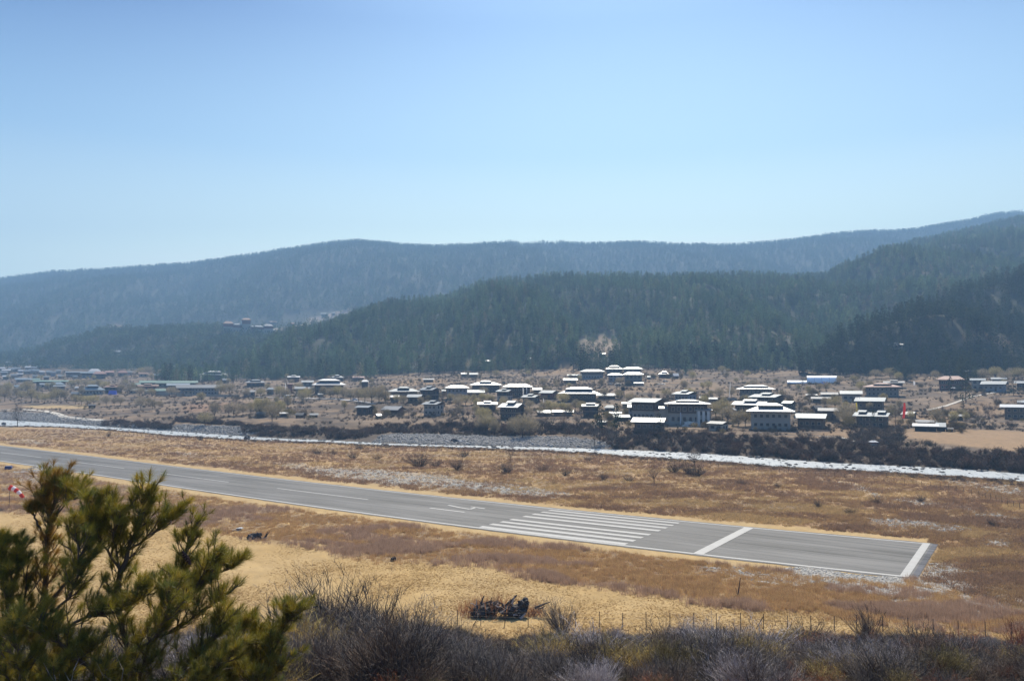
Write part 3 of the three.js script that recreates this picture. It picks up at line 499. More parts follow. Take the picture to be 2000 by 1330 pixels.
cluster('above the long gravel bar', 'houses of the dense middle group', [
  [[968, 1004, 760, 766, 782], 'silver', 'white', { turn: -.48, top: 1 }], [[981, 1041, 750, 757, 775], 'silver', 'timber', { shape: 'hip', dep: 12, plain: 1 }], [[1040, 1059, 757, 762, 768], 'silver', 'timber'], [[1018, 1058, 770, 777, 786], 'pale', 'mud', { turn: -.5, top: 1 }], [[1053, 1092, 763, 769, 779], 'silver', 'redwall', { turn: -.5 }], [[973, 1028, 784, 797, 817], 'silver', 'timber', { turn: -.46, top: 1, topw: .4 }], [[1090, 1172, 757, 770, 783], 'silver', 'timber', { shape: 'hip', top: 1, topw: .66, dep: 14 }], [[1045, 1078, 801, 806, 812], 'silver', 'mud', { dep: 7, turn: .15 }], [[1078, 1121, 802, 806, 812], 'silver', 'stone', { dep: 6 }], [[1165, 1206, 769, 774, 779], 'pale', 'stone', { dep: 7 }], [[1136, 1172, 788, 795, 814], 'silver', 'timber', { top: 1, topw: .5 }], [[1180, 1203, 791, 797, 806], 'blue', 'stone', { shape: 'hip' }], [[1214, 1234, 785, 789, 796], 'pale', 'mud'], [[1192, 1234, 811, 816, 822], 'pale', 'timber', { ...S, turn: .12 }], [[1190, 1215, 804, 808, 813], 'pale', 'timber', S], [[1168, 1190, 822, 825, 829], 'slate', 'timber', { ...S, turn: -.48 }]]);
cluster('in the middle group by the forest', 'buildings at the forest edge', [
  [[1100, 1128, 739, 743, 749], 'silver', 'timber', S], [[1132, 1183, 722, 727, 740], 'silver', 'bluewall', { shape: 'hip' }], [[1108, 1136, 731, 734, 738], 'pale', 'stone'], [[1183, 1217, 714, 721, 733], 'silver', 'stone', { shape: 'hip', top: 1, plain: 1, topw: .6 }], [[1215, 1257, 717, 722, 733], 'silver', 'stone', { shape: 'hip', plain: 1 }], [[1186, 1218, 729, 733, 745], 'silver', 'bluewall', { shape: 'hip', plain: 1 }], [[1217, 1258, 727, 733, 751], 'silver', 'stone', { shape: 'hip', plain: 1 }], [[1286, 1309, 725, 731, 738], 'silver', 'timber', { shape: 'hip', top: 1, topw: .5 }], [[1313, 1327, 729, 735, 740], 'silver', 'timber', { turn: .3 }], [[1264, 1272, 734, 737, 741], 'silver', 'stone'], [[1238, 1258, 746, 749, 753], 'pale', 'stone', S]]);
cluster('in the row of houses standing on the river bank right of centre', 'houses on the river bank', [
  [[1229, 1304, 779, 787, 822], 'pale', 'white', { turn: -.48, dep: 12, low: 1, label: 'tall white house with dark timber upper floors on the river bank' }], [[1226, 1250, 790, 796, 818], 'silver', 'bluewall', { plain: 1, label: 'low bluish wing on the left side of the tall timber house' }], [[1229, 1309, 817, 825, 841], 'silver', 'mud', { turn: -.14, dep: 8, label: 'long mud walled barn with silver roof, lowest on the river bank', cat: 'barn', name: 'river_barn' }], [[1299, 1388, 782, 790, 829], 'silver', 'white', { shape: 'hip', top: 1, dep: 13, topw: .5, label: 'wide white house with flat glaring roof behind the white prayer flags' }], [[1287, 1312, 794, 798, 828], 'silver', 'white', { plain: 1, blank: 1, label: 'narrow white tower wing left of the prayer flags with flat silver roof' }], [[1358, 1392, 797, 801, 831], 'silver', 'white', { shape: 'hip', plain: 1, columns: 3, label: 'pale wing with tall white columns right of the prayer flags' }], [[1382, 1426, 824, 829, 841], 'slate', 'white', { turn: -.48, label: 'small white hut with slate roof on the river bank right of the flags', kind: 'hut' }], [[1461, 1551, 789, 805, 838], 'silver', 'white', { shape: 'hip', top: 1, topw: .52, dep: 13, plain: 1, label: 'big white three-storey house with stacked silver roofs above the river bank' }], [[1550, 1622, 809, 818, 837], 'pale', 'mud', { turn: -.12, dep: 8, label: 'long low house with bluish metal roof right of the stacked-roof house' }], [[1666, 1745, 803, 814, 834], 'pale', 'mud', { turn: -.15, top: 1, two: 1, topw: .24, label: 'mud-walled house with two raised roof boxes beside the yellow flag' }]]);
cluster('in the right-hand second row', 'second row behind the river bank', [
  [[1315, 1364, 763, 771, 784], 'pale', 'bluewall', { turn: -.6, top: 1, plain: 1 }], [[1440, 1514, 753, 761, 781], 'silver', 'stone', { shape: 'hip', top: 1, topw: .62, dep: 11, plain: 1 }], [[1465, 1537, 768, 777, 793], 'pale', 'timber', { turn: -.5, top: 1, plain: 1 }], [[1428, 1507, 781, 792, 806], 'grey', 'timber', { turn: -.25, top: 1, topw: .4 }], [[1421, 1440, 797, 801, 815], 'silver', 'redwall', { turn: 1.3, plain: 1 }], [[1528, 1556, 783, 788, 798], 'silver', 'mud', { turn: -.48 }], [[1385, 1402, 776, 780, 786], 'pale', 'timber', S], [[1366, 1376, 774, 778, 783], 'blue', 'stone', S], [[1586, 1608, 792, 799, 807], 'dark', 'timber', { ...S, turn: .6 }], [[1600, 1643, 798, 804, 821], 'slate', 'mud', { dep: 8 }], [[1605, 1637, 766, 771, 777], 'slate', 'timber', S], [[1643, 1684, 764, 771, 784], 'silver', 'white', { dep: 8 }], [[1668, 1736, 777, 785, 800], 'pale', 'mud', { turn: -.1 }], [[1586, 1623, 776, 780, 786], 'slate', 'mud', S], [[1575, 1597, 770, 772, 775], 'grey', 'timber', S]]);
cluster('in the upper right group', 'houses at the upper right', [
  [[1689, 1760, 749, 757, 774], 'red', 'stone', { shape: 'hip', top: 1, topw: .45, dep: 12, plain: 1 }], [[1728, 1766, 743, 749, 757], 'slate', 'timber', { top: 1 }], [[1834, 1884, 735, 743, 761], 'red', 'redwall', { shape: 'hip', dep: 11 }], [[1898, 1925, 739, 743, 762], 'blue', 'white', { plain: 1 }], [[1917, 1971, 745, 752, 764], 'pale', 'bluewall', { turn: -.14, plain: 1 }], [[1876, 1914, 723, 728, 735], 'silver', 'stone'], [[1939, 1966, 737, 741, 747], 'silver', 'mud'], [[1987, 2040, 745, 750, 760], 'pale', 'timber'], [[1962, 2044, 792, 797, 819], 'silver', 'mud', { shape: 'shed', plain: 1 }], [[1992, 2030, 783, 788, 797], 'pale', 'redwall']]);
cluster('on the tan right-hand field', 'black sheds on the tan field', [
  [[1792, 1830, 822, 826, 832], 'slate', 'black', { ...S, shape: 'shed', dep: 5 }], [[1786, 1832, 829, 834, 842], 'grey', 'black', { ...S, shape: 'shed', dep: 5 }], [[1830, 1848, 826, 834, 842], 'pale', 'black', { ...S, shape: 'shed', dep: 6 }], [[1848, 1863, 835, 838, 843], 'dark', 'black', S], [[1762, 1792, 804, 810, 817], 'pale', 'black', { ...S, turn: -.4 }], [[1856, 1883, 809, 813, 821], 'slate', 'black', S], [[1865, 1882, 832, 834, 839], 'rust', 'mud', S]]);
cluster('of the white plastic tunnels in front of the forest', 'greenhouse tunnels', [[[1540, 1587, 743, 745, 749], 'plastic', 'plastic', { shape: 'arch', kind: 'greenhouse', label: 'low white plastic greenhouse tunnel, the left of two below the forest' }], [[1579, 1633, 734, 738, 748], 'plastic', 'plastic', { shape: 'arch', kind: 'greenhouse', label: 'taller white plastic greenhouse tunnel, the right of two below the forest' }]]);
cluster('of the lone forest houses', 'lone houses in the forest', [
  [[1737, 1766, 669, 674, 681], 'silver', 'white', { shape: 'hip', top: 1 }], [[1171, 1183, 689, 692, 697], 'silver', 'timber'], [[1026, 1038, 698, 702, 706], 'silver', 'stone'], [[948, 959, 703, 706, 711], 'silver', 'stone'], [[900, 912, 728, 731, 736], 'silver', 'stone'], [[916, 934, 728, 732, 737], 'silver', 'timber'], [[972, 981, 701, 704, 708], 'pale', 'stone'], [[286, 299, 681, 685, 691], 'white', 'white'], [[216, 236, 684, 688, 692], 'pale', 'stone'], [[252, 262, 685, 688, 692], 'silver', 'stone'], [[40, 49, 694, 697, 701], 'pale', 'stone']].map(r => (r[1] === 'white' && (r[1] = 'pale'), r)));
cluster('of the left hillside temple', 'hillside temple buildings', [[[197, 208, 641, 643, 649], 'rust', 'white'], [[207, 217, 640, 642, 649], 'rust', 'redwall'], [[216, 226, 642, 645, 650], 'pale', 'white']]);
cluster('on the high terraced fields', 'farm buildings on the high terraces', [[[526, 540, 627, 630, 636], 'rust', 'mud'], [[562, 574, 630, 633, 638], 'rust', 'stone'], [[626, 641, 611, 614, 618], 'blue', 'stone'], [[648, 654, 610, 612, 616], 'blue', 'stone'], [[525, 536, 643, 645, 649], 'silver', 'stone']]);
{ // the fortress on the spur
  const h = hit(480, 651), m = h.mpp, g = thing('fortress', 'long white hilltop fortress with square central tower and red-brown roofs', 'fortress', [h.x, h.y, -h.D], Math.atan2(-h.x, h.D));
  const wing = (x0, x1, yt, ye, roof, wall) => {
    const W = (x1 - x0) * m, x = ((x0 + x1) / 2 - 480) * m, H = (656 - ye) * m;
    box('wall', MAT[wall], g, [W, H, 16], [x, H / 2 - 5 * m, 0]);
    box('red_band', MAT.redwall, g, [W * 1.01, H * .22, 16.3], [x, H - 5 * m - H * .13, 0]);
    const r = part('roof', ROOF.hip, MAT[roof], g); r.scale.set(W * 1.12, (ye - yt) * m, 21); r.position.set(x, H - 5 * m + .8, 0);
    const n = Math.max(2, Math.round(W / 5)); for (let i = 0; i < n; i++) box('window', MAT.glass, g, [1.6, 3, .4], [x + ((i + .5) / n - .5) * W * .9, H * .45 - 5 * m, 8.1]);
  };
  wing(438, 456, 629, 634, 'rust', 'white'); wing(456, 472, 633, 636, 'pale', 'white'); wing(472, 488, 622, 626, 'rust', 'white'); wing(488, 513, 636, 639, 'pale', 'white'); wing(513, 530, 633, 637, 'slate', 'white');
}
// ------------------------------------------------------------------ trees and other plants: shapes
const bark = std(.06, .045, .034), paleBark = std(.17, .14, .115), twigMat = new THREE.MeshStandardMaterial({ roughness: .85, side: THREE.DoubleSide });
function coniferCrown(levels, per, tris, low, wide) { // unit height
  const t = new Tri();
  for (let i = 0; i < levels; i++) {
    const k = (i + .5) / levels, y = low + (1 - low) * k * .97, r = wide * rr(.82, 1.15) * Math.pow(1 - k, .62) * (k < .12 ? .75 : 1) + .012;
    for (let j = 0; j < per; j++) {
      const a = j / per * 6.283 + i * 2.4 + rr(-.4, .4), R = r * rr(.6, 1.15), dy = rr(-.02, .035) + (k > .6 ? .03 : -.015), tip = [Math.cos(a) * R, y + dy, Math.sin(a) * R];
      for (let n = 0; n < tris; n++) {
        const f = rr(.25, 1), b = [tip[0] * f + rr(-.02, .02), mix(y, tip[1], f) + rr(-.02, .025), tip[2] * f + rr(-.02, .02)], w = (.045 + .045 * rnd()) * (1.15 - .5 * k) * (6 / Math.sqrt(levels * tris * per / 4)), q = rr(.7, 1.25), d = [rr(-1, 1), rr(-.55, .5), rr(-1, 1)], e = [rr(-1, 1), rr(-.7, .7), rr(-1, 1)];
        t.t(add(b, d, w), add(b, e, w), add(b, [tip[0] * .6, rr(-.2, .6) * w * 8, tip[2] * .6], rr(.35, .8)).map((v, x) => mix(b[x], v, .35)), q);
      }
    }
  }
  t.t([.012, .9, 0], [-.012, .9, .01], [0, 1, 0], 1); return t.geo();
}
const trunkGeo = (r = .014) => new Tri().bar([0, -.06, 0], [0, .55, 0], r, r * .6, 6).bar([0, .55, 0], [0, .96, 0], r * .6, r * .15, 5).geo();
const conMat = leafy(1, 1, 1, .3, { vertexColors: true });
const CON = [coniferCrown(11, 6, 5, .16, .27), coniferCrown(10, 6, 5, .3, .23), coniferCrown(12, 6, 5, .1, .31), coniferCrown(9, 6, 5, .38, .22)], FAR = [coniferCrown(7, 5, 2, .12, .33), coniferCrown(7, 5, 2, .2, .28), coniferCrown(6, 5, 2, .1, .38)], TRUNK = trunkGeo();
// forests: a mass on each hill; the nearest, largest trees are individuals
const CLEAR = [[1172, 678, 46, 24], [1105, 720, 30, 12], [1534, 663, 11, 9], [1401, 660, 7, 9], [1920, 674, 74, 7], [620, 622, 72, 14], [222, 641, 28, 9], [485, 640, 55, 14], [945, 700, 26, 8], [1177, 694, 14, 8], [1752, 674, 20, 10], [1032, 702, 12, 6], [953, 707, 10, 6], [292, 685, 12, 8], [238, 688, 30, 4], [1785, 531, 30, 5], [540, 640, 60, 9]];
function treeTone(dist) { const k = rnd(), w = rr(.6, 1.45); return k < .74 ? [.034 * w, .054 * w, .024 * w] : k < .95 ? [.060 * w, .074 * w, .028 * w] : [.075 * w, .064 * w, .036 * w]; }
const near300 = [];
function forest(key, spacing, hgt, variants, label) {
  const hl = HILLS[key], rows = variants.map(() => []), c0 = Math.max(-120, hl.rows[0][0]), c1 = Math.min(2120, hl.rows[hl.rows.length - 1][0]), Dmin = Math.min(...hl.rows.map(r => r[3])) - 120, Dmax = Math.max(...hl.rows.map(r => r[2])) + spacing * 1.5;
  const N = Math.round((key === 'near' ? 1.3 : 1) * (c1 - c0) / F * (Dmax * Dmax - Dmin * Dmin) / 2 / (spacing * spacing));
  for (let n = 0; n < N; n++) {
    const cc = rr(c0, c1), D = Math.sqrt(rr(Dmin * Dmin, Dmax * Dmax)), r = lerpTab(hl.rows, cc); const edge = 20 + 150 * Math.max(0, ns(cc / 60, 4.4, 7.7)); if (D < r[3] - (key === 'ridge' ? 20 : edge) || D < r[3] - 20 && rnd() < .6 || D > r[2] + spacing * 1.2) continue;
    const x = (cc - 1000) / F * D, yg = groundH(x, D), y = D < r[3] + 30 ? Math.max(hillH(hl, x, D), yg) : hillH(hl, x, D); if (y < yg - .01) continue;
    let cov = false; for (const k in HILLS) if (k !== key && hillH(HILLS[k], x, D) > y + 6) { cov = true; break; } if (cov || onPatch(PATCH.slice(0, 8), x, D) > .3) continue;
    const [px, py] = seen(x, y, D);
    if (CLEAR.some(e => ((px - e[0]) / e[2]) ** 2 + ((py - e[1]) / e[3]) ** 2 < 1 + .5 * ns(px / 9, py / 9)) && rnd() < .93) continue;
    if (key === 'ridge' && (px > 760 && py > 590 || px > 300 && py > 680)) continue;
    const open = ns(x / 70, D / 90, 12.5); if (open < -.45 && rnd() < .5) continue;
    const tone = 1 + .7 * fbm(x / 80, D / 110, 2), k = treeTone().map(v => v * tone * (key === 'near' ? .85 : key === 'main' ? 2.4 : 1.6)), h = hgt * rr(.6, 1.2) * (rnd() < .2 ? .6 : 1) * (1 + .25 * fbm(x / 60, D / 60, 2));
    const o = [x, y - .4, -D, h * rr(.85, 1.35), h, rr(0, 6.28), k[0], k[1], k[2]], vi = Math.floor(rnd() * variants.length);
    if (key !== 'ridge' && key !== 'spur') near300.push([h / D, o, vi, key, px, D - r[3]]);
    rows[vi].push(o);
  }
  return { rows, variants, label };
}
function plantForest(f, skip) {
  const g = new THREE.Group(); g.name = numbered('pine_forest'); scene.add(g); tag(g, f.label, 'forest', null, 'stuff');
  f.rows.forEach((r, i) => { const rows = r.filter(o => !skip.has(o)); if (rows.length) { instanced('crown_mass', f.variants[i], conMat, rows, g); if (f.variants === CON) instanced('trunk_mass', TRUNK, bark, rows.map(o => [...o.slice(0, 6), 1, 1, 1]), g); } });
}
{
  const F1 = forest('main', 7.4, 20, CON, 'dense dark pine forest covering the middle hill behind the village'), F2 = forest('near', 7.4, 20, CON, 'darkest pine forest on the steep slope at the right edge'), F3 = forest('spur', 8.0, 18, FAR, 'bluish pine forest on the low spur around the hilltop fortress'), F4 = forest('ridge', 12.5, 23, FAR, 'hazy blue forest on the highest far ridge along the skyline');
  near300.sort((a, b) => b[0] - a[0]);
  const skip = new Set(near300.filter(r => r[4] > -20 && r[4] < 2020 && r[5] < 40).slice(0, 240).map(r => (pineAlone(r[1], r[2], 'dark green pine at the foot of the forest, one of many alike', 'pines along the foot of the forest'), r[1])));
  [F1, F2, F3, F4].forEach(f => plantForest(f, skip));
}
function pineAlone(o, vi, label, group, tone = 1) {
  const g = thing('pine_tree', label, 'pine tree', [o[0], o[1], o[2]], o[5], group); g.scale.set(o[3], o[4], o[3]);
  part('trunk', TRUNK, bark, g);
  const key = Math.floor(rr(0, 4)), m = pineAlone.m || (pineAlone.m = [[.026, .042, .018], [.036, .052, .02], [.022, .034, .017], [.05, .058, .024]].map(c => leafy(...c, .22, { vertexColors: true })));
  part('crown', CON[vi % 4], m[key], g); return g;
}
// pines standing singly in the village: column, top row, base row
[[1172, 783, 866, 3, 'tall thin pine with bare lower trunk on the river bank before the middle houses'], [1205, 787, 862, 3, 'slender pine right of the tall thin bank pine'], [1289, 806, 846, 1, 'small pine in front of the three-storey timber house'], [1707, 800, 838, 3, 'dark pine trunk standing before the house with two raised roof boxes'], [1858, 733, 778, 3, 'thin pine left of the large dark pine at upper right'], [1888, 728, 786, 2, 'large dark pine beside the red-roofed house at upper right'], [1981, 738, 772, 2, 'broad dark pine near the right edge above the footpath'], [1983, 702, 740, 0, 'pale pine at the right edge before the forest'], [1882, 778, 806, 3, 'thin dark pine beside the footpath'], [1135, 672, 735, 0, 'single tall pine left of the bare clearing'], [1148, 690, 733, 1, 'short pine below the bare clearing, left one'], [1172, 692, 732, 0, 'pine below the bare clearing, middle one'], [1192, 684, 728, 2, 'broad pine below the bare clearing, right one'], [910, 716, 738, 2, 'round pine left of the tiny silver roofs at the forest edge'], [937, 715, 738, 2, 'round pine right of the tiny silver roofs at the forest edge'], [958, 718, 738, 1, 'outermost pine on the bare slope left of centre'], [885, 716, 736, 0, 'first pine on the bare slope left of centre'], [462, 758, 782, 2, 'dark pine among the willows near the white hall'], [610, 622, 640, 0, 'lone tree on the high terraced fields']].forEach(([px, yt, yb, v, label]) => {
  const h = hit(px, yb); if (!h) return; const H = (yb - yt) * h.mpp; pineAlone([h.x, h.y - .3, -h.D, H * (v === 3 ? .85 : 1.25), H, rr(0, 6)], v, label);
});
// willows: pale twiggy fans
function fanCrown(n, len, w, shape) {            // unit height; crown centre at .58
  const t = new Tri(), limbs = [];
  for (let i = 0; i < 7; i++) { const a = i * 2.4 + rr(-.3, .3), r = rr(.12, .26), b = [Math.cos(a) * r, rr(.42, .66), Math.sin(a) * r]; limbs.push(b); }
  for (let i = 0; i < n; i++) {
    const b0 = pick(limbs), u = rr(0, 6.283), v = Math.acos(rr(-.85, 1)), R = Math.pow(rnd(), .45), d = [Math.sin(v) * Math.cos(u), Math.cos(v), Math.sin(v) * Math.sin(u)];
    const p = [d[0] * R * shape, .57 + d[1] * R * .42, d[2] * R * shape], dir = norm(add([p[0] - b0[0], p[1] - b0[1] + .18, p[2] - b0[2]], [rr(-.1, .1), rr(-.05, .15), rr(-.1, .1)])), L = len * rr(.6, 1.3);
    t.blade(add(p, dir, -L * .5), add(p, dir, L * .5), w * rr(.6, 1.3), rr(0, 3.14), rr(.75, 1.25));
  }
  return { geo: t.geo(), limbs };
}
function limbGeo(limbs, r = .022) { const t = new Tri(); t.bar([0, -.05, 0], [.01, .3, .01], r, r * .75, 6); for (const l of limbs) { t.bar([.01, .28, .01], l, r * .6, r * .22, 4); t.bar(l, add(l, [l[0] * .6 + rr(-.08, .08), rr(.12, .3), l[2] * .6 + rr(-.08, .08)]), r * .22, r * .06, 3); } return t.geo(); }
const WIL = [fanCrown(1300, .17, .017, .46), fanCrown(1150, .2, .017, .4), fanCrown(1400, .16, .018, .54)].map(f => ({ geo: f.geo, wood: limbGeo(f.limbs) }));
const BARE = [fanCrown(420, .2, .007, .4), fanCrown(360, .22, .007, .34)].map(f => ({ geo: f.geo, wood: limbGeo(f.limbs, .018) }));
const wilMat = [[.31, .26, .145], [.36, .305, .15], [.265, .22, .145], [.32, .265, .18]].map(c => leafy(...c, .42, { vertexColors: true })), bareMat = [[.15, .115, .095], [.12, .095, .08], [.20, .12, .085]].map(c => { const m = twigMat.clone(); m.vertexColors = true; m.color.setRGB(...c); return m; });
function smallTree(name, word, where, group, list, forms, mats, wood = bark) {
  list.sort((a, b) => a[0] - b[0]);
  list.forEach(([px, yt, yb, v], i) => {
    const h = hit(px, yb); if (!h) return; const H = (yb - yt) * h.mpp, f = forms[v === undefined ? Math.floor(rnd() * forms.length) : v % forms.length];
    const g = thing(name, `${word}, ${nth(i, list.length)} ${where}`, name.replace('_', ' '), [h.x, h.y - .2, -h.D], rr(0, 6), group); const k = rr(.9, 1.2); g.scale.set(H * k, H, H * k);
    part('trunk', f.wood, wood, g); part('crown', f.geo, pick(mats), g);
  });
}
const W1 = [[-8, 752, 786], [8, 755, 784], [30, 756, 778], [14, 745, 770], [52, 742, 768], [60, 757, 786], [73, 764, 787], [86, 766, 788], [98, 764, 786], [112, 757, 784], [124, 760, 783], [104, 753, 776], [40, 762, 782]];
smallTree('willow_tree', 'pale leafless willow', 'in the thick far-left clump', 'willows of the left clump', W1, WIL, wilMat);
smallTree('willow_tree', 'pale willow', 'below the tiered blue roof', 'willows along the left field', [[146, 769, 790], [158, 770, 791], [170, 771, 791], [182, 770, 791], [206, 772, 793, 2], [222, 775, 793], [234, 774, 792]], WIL, wilMat);
smallTree('willow_tree', 'hazy grey willow', 'before the left red roofs', 'willows before the red roofs', [[138, 741, 757], [152, 739, 756], [166, 739, 757], [178, 741, 758], [192, 740, 760], [204, 743, 761], [222, 748, 765], [236, 749, 768], [252, 751, 770], [244, 740, 755]], WIL, wilMat);
smallTree('willow_tree', 'round willow', 'around the walled compound', 'willows around the compound', [[274, 772, 800, 2], [297, 779, 799], [310, 781, 798], [272, 753, 775], [294, 757, 774], [335, 753, 775, 2], [392, 764, 786], [275, 716, 733], [288, 714, 735], [315, 719, 737], [328, 720, 738], [258, 746, 762]], WIL, wilMat);
smallTree('willow_tree', 'scraggly willow', 'on the meadow left of the sheds', 'willows on the brown meadow', [[400, 803, 831, 2], [456, 783, 812], [474, 786, 812], [488, 784, 808], [440, 788, 806], [505, 776, 812, 1], [518, 775, 813, 1], [531, 785, 824], [545, 780, 812, 1], [418, 784, 815]], WIL, wilMat);
smallTree('willow_tree', 'yellowish willow', 'of those lining the pale road', 'willows lining the pale road', [[430, 748, 772], [447, 747, 771], [480, 757, 778], [508, 757, 776], [545, 752, 776], [556, 756, 778], [592, 756, 784], [602, 757, 780], [632, 753, 778], [645, 755, 779], [658, 752, 778], [671, 755, 779], [684, 757, 783], [699, 755, 785], [712, 756, 786], [726, 752, 788], [740, 751, 786], [752, 760, 786]], WIL, wilMat);
smallTree('willow_tree', 'leafless willow', 'between the central farmhouses', 'trees between the central farmhouses', [[775, 768, 787], [787, 770, 791], [896, 767, 791], [909, 769, 793], [925, 768, 791], [942, 766, 789], [955, 768, 788], [944, 793, 824, 2], [952, 806, 842], [966, 818, 850], [940, 815, 842], [880, 766, 785]], WIL, wilMat);
smallTree('willow_tree', 'olive willow', 'below the dense middle group', 'willows below the middle group', [[1020, 806, 856, 2], [1005, 812, 850], [1034, 812, 852], [1072, 780, 803], [1084, 783, 805], [1098, 784, 806], [1110, 786, 804], [1124, 778, 804], [1136, 781, 806], [1062, 782, 802], [1035, 780, 800], [1228, 768, 786], [1240, 770, 786]], WIL, wilMat);
smallTree('willow_tree', 'grey willow', 'between the right-hand riverside houses', 'willows between the right riverside houses', [[1399, 782, 818], [1412, 778, 822], [1422, 792, 826], [1443, 801, 833], [1456, 797, 834, 2], [1470, 802, 832], [1632, 771, 799, 2], [1612, 774, 796], [1648, 788, 828], [1660, 786, 824], [1654, 800, 832], [1726, 766, 792], [1744, 788, 812], [1758, 780, 800], [1700, 784, 804], [1528, 760, 778]], WIL, wilMat);
smallTree('willow_tree', 'bushy pale tree', 'along the right forest edge', 'bushy trees along the right forest edge', [[1384, 742, 762], [1372, 746, 760], [1560, 748, 764], [1580, 752, 768], [1602, 748, 764], [1712, 720, 740], [1740, 716, 738], [1640, 735, 750], [1668, 732, 750], [1698, 742, 757], [1922, 718, 746], [1946, 714, 742], [1964, 722, 746], [1990, 716, 742], [1828, 722, 742], [1780, 730, 746], [1420, 725, 740], [1460, 722, 738], [1350, 722, 738]], WIL, wilMat);
smallTree('bare_tree', 'small leafless fruit tree', 'behind the stake fence', 'orchard row behind the stake fence', [[784, 794, 812], [798, 793, 811], [812, 795, 813], [872, 790, 812], [882, 792, 815], [893, 791, 815], [904, 793, 816], [915, 792, 816], [926, 794, 818], [850, 797, 815], [808, 800, 816]], BARE, bareMat);
smallTree('bare_tree', 'dark leafless tree', 'between runway and river', 'bare trees between runway and river', [[33, 790, 834, 0], [1278, 901, 946, 1], [1356, 873, 915, 0], [998, 868, 903, 1]], BARE, bareMat, bark);
smallTree('bare_tree', 'thin leafless tree', 'along the far river bank', 'thin trees along the far bank', [[1080, 800, 838], [1100, 798, 842], [1128, 800, 838], [1060, 806, 838], [598, 788, 808], [418, 786, 818], [1765, 792, 826], [1884, 790, 815], [1912, 800, 830], [1935, 795, 826], [1700, 816, 842], [1162, 826, 872], [1196, 830, 874]], BARE, bareMat);

for (let n = 0, k = 0; n < 1600 && k < 230; n++) {  // more of the same scattered through the village
  const px = rr(-40, 2040), r = lerpTab(RIVER, px), D = r[1] + rr(70, px < 700 ? 720 : 520), x = (px - 1000) / F * D, y = groundH(x, D); if (y < landH(x, D) - .5 || ns(x / 45, D / 25, 1.7) < .02 || onPatch(PATCH.slice(0, 2), x, D) > .2) continue;
  const H = rr(4.5, 9.5), bare = rnd() < .4, f = pick(bare ? BARE : WIL), g = thing(bare ? 'bare_tree' : 'willow_tree', bare ? 'small leafless tree among the village houses, one of many alike' : 'pale willow scattered among the village houses, one of many alike', bare ? 'bare tree' : 'willow tree', [x, y - .2, -D], rr(0, 6), bare ? 'leafless trees scattered through the village' : 'willows scattered through the village');
  g.scale.set(H, H, H); part('trunk', f.wood, bark, g); part('crown', f.geo, pick(bare ? bareMat : wilMat), g); k++;
}
// shrubs: many fine twigs from one root
function shrub(stems, lean, spread, w) {         // unit height
  const t = new Tri();
  for (let i = 0; i < stems; i++) {
    const a = rr(0, 6.283), tilt = Math.pow(rnd(), .7) * spread, L = rr(.55, 1.02), d = norm([Math.sin(a) * tilt + lean, 1, Math.cos(a) * tilt]);
    let p = [Math.cos(a) * .06, -.04, Math.sin(a) * .06], dir = d; const k = rr(.6, 1.35), seg = 4, pts = [p];
    for (let s = 0; s < seg; s++) { dir = norm(add(dir, [rr(-.16, .16), rr(-.05, .12), rr(-.16, .16)])); const q = add(p, dir, L / seg); t.bar(p, q, w * (1 - s / seg) + w * .25, w * (1 - (s + 1) / seg) + w * .25, 3, k); p = q; pts.push(p); }
    for (let n = 0; n < 11; n++) {
      const f = rr(.25, 1) * seg, j = Math.min(seg - 1, Math.floor(f)), b = [0, 1, 2].map(x => mix(pts[j][x], pts[j + 1][x], f - j)), d2 = norm(add(dir, [rr(-.9, .9), rr(-.35, .6), rr(-.9, .9)])), l = rr(.1, .26), e = add(b, d2, l);
      t.blade(b, e, w * .9, rr(0, 3), k); for (let m = 0; m < 2; m++) { const g2 = add(b, d2, l * rr(.3, .9)); t.blade(g2, add(g2, norm(add(d2, [rr(-1, 1), rr(-.5, .7), rr(-1, 1)])), rr(.06, .14)), w * .7, rr(0, 3), k * 1.1); }
    }
  }
  return t.geo();
}
const SH = [shrub(50, .2, 1.5, .007), shrub(44, .1, 2.2, .0085), shrub(60, .3, 1.9, .007), shrub(64, .18, .85, .006), shrub(54, 0, 2.8, .008)], SHFAR = [shrub(22, .05, .9, .016), shrub(20, 0, 1.2, .016)];
const shMat = c => { const k = c.join(); return shMat[k] || (shMat[k] = (() => { const m = twigMat.clone(); m.vertexColors = true; m.color.setRGB(...c); return m; })()); };
const massMat = twigMat.clone(); massMat.vertexColors = true; massMat.color.setRGB(1, 1, 1);
const SC = { grey: [.135, .11, .092], dark: [.06, .046, .038], pale: [.34, .295, .28], rust: [.27, .088, .028], olive: [.19, .14, .04], brown: [.13, .082, .05], straw: [.46, .33, .09] };
const OUT = [[-200, 1150], [0, 1200], [480, 1195], [550, 1188], [600, 1160], [650, 1142], [720, 1150], [800, 1172], [850, 1196], [900, 1204], [950, 1226], [1000, 1230], [1050, 1224], [1100, 1210], [1150, 1216], [1200, 1216], [1250, 1216], [1310, 1204], [1400, 1206], [1500, 1218], [1560, 1206], [1600, 1226], [1700, 1230], [1780, 1216], [1850, 1226], [1900, 1232], [1950, 1238], [2000, 1230], [2300, 1240]];
const roomAt = (px, D, y, slack = 0) => EYE + ray(px, lerpTab(OUT, px)[1] + slack).t * D - y;
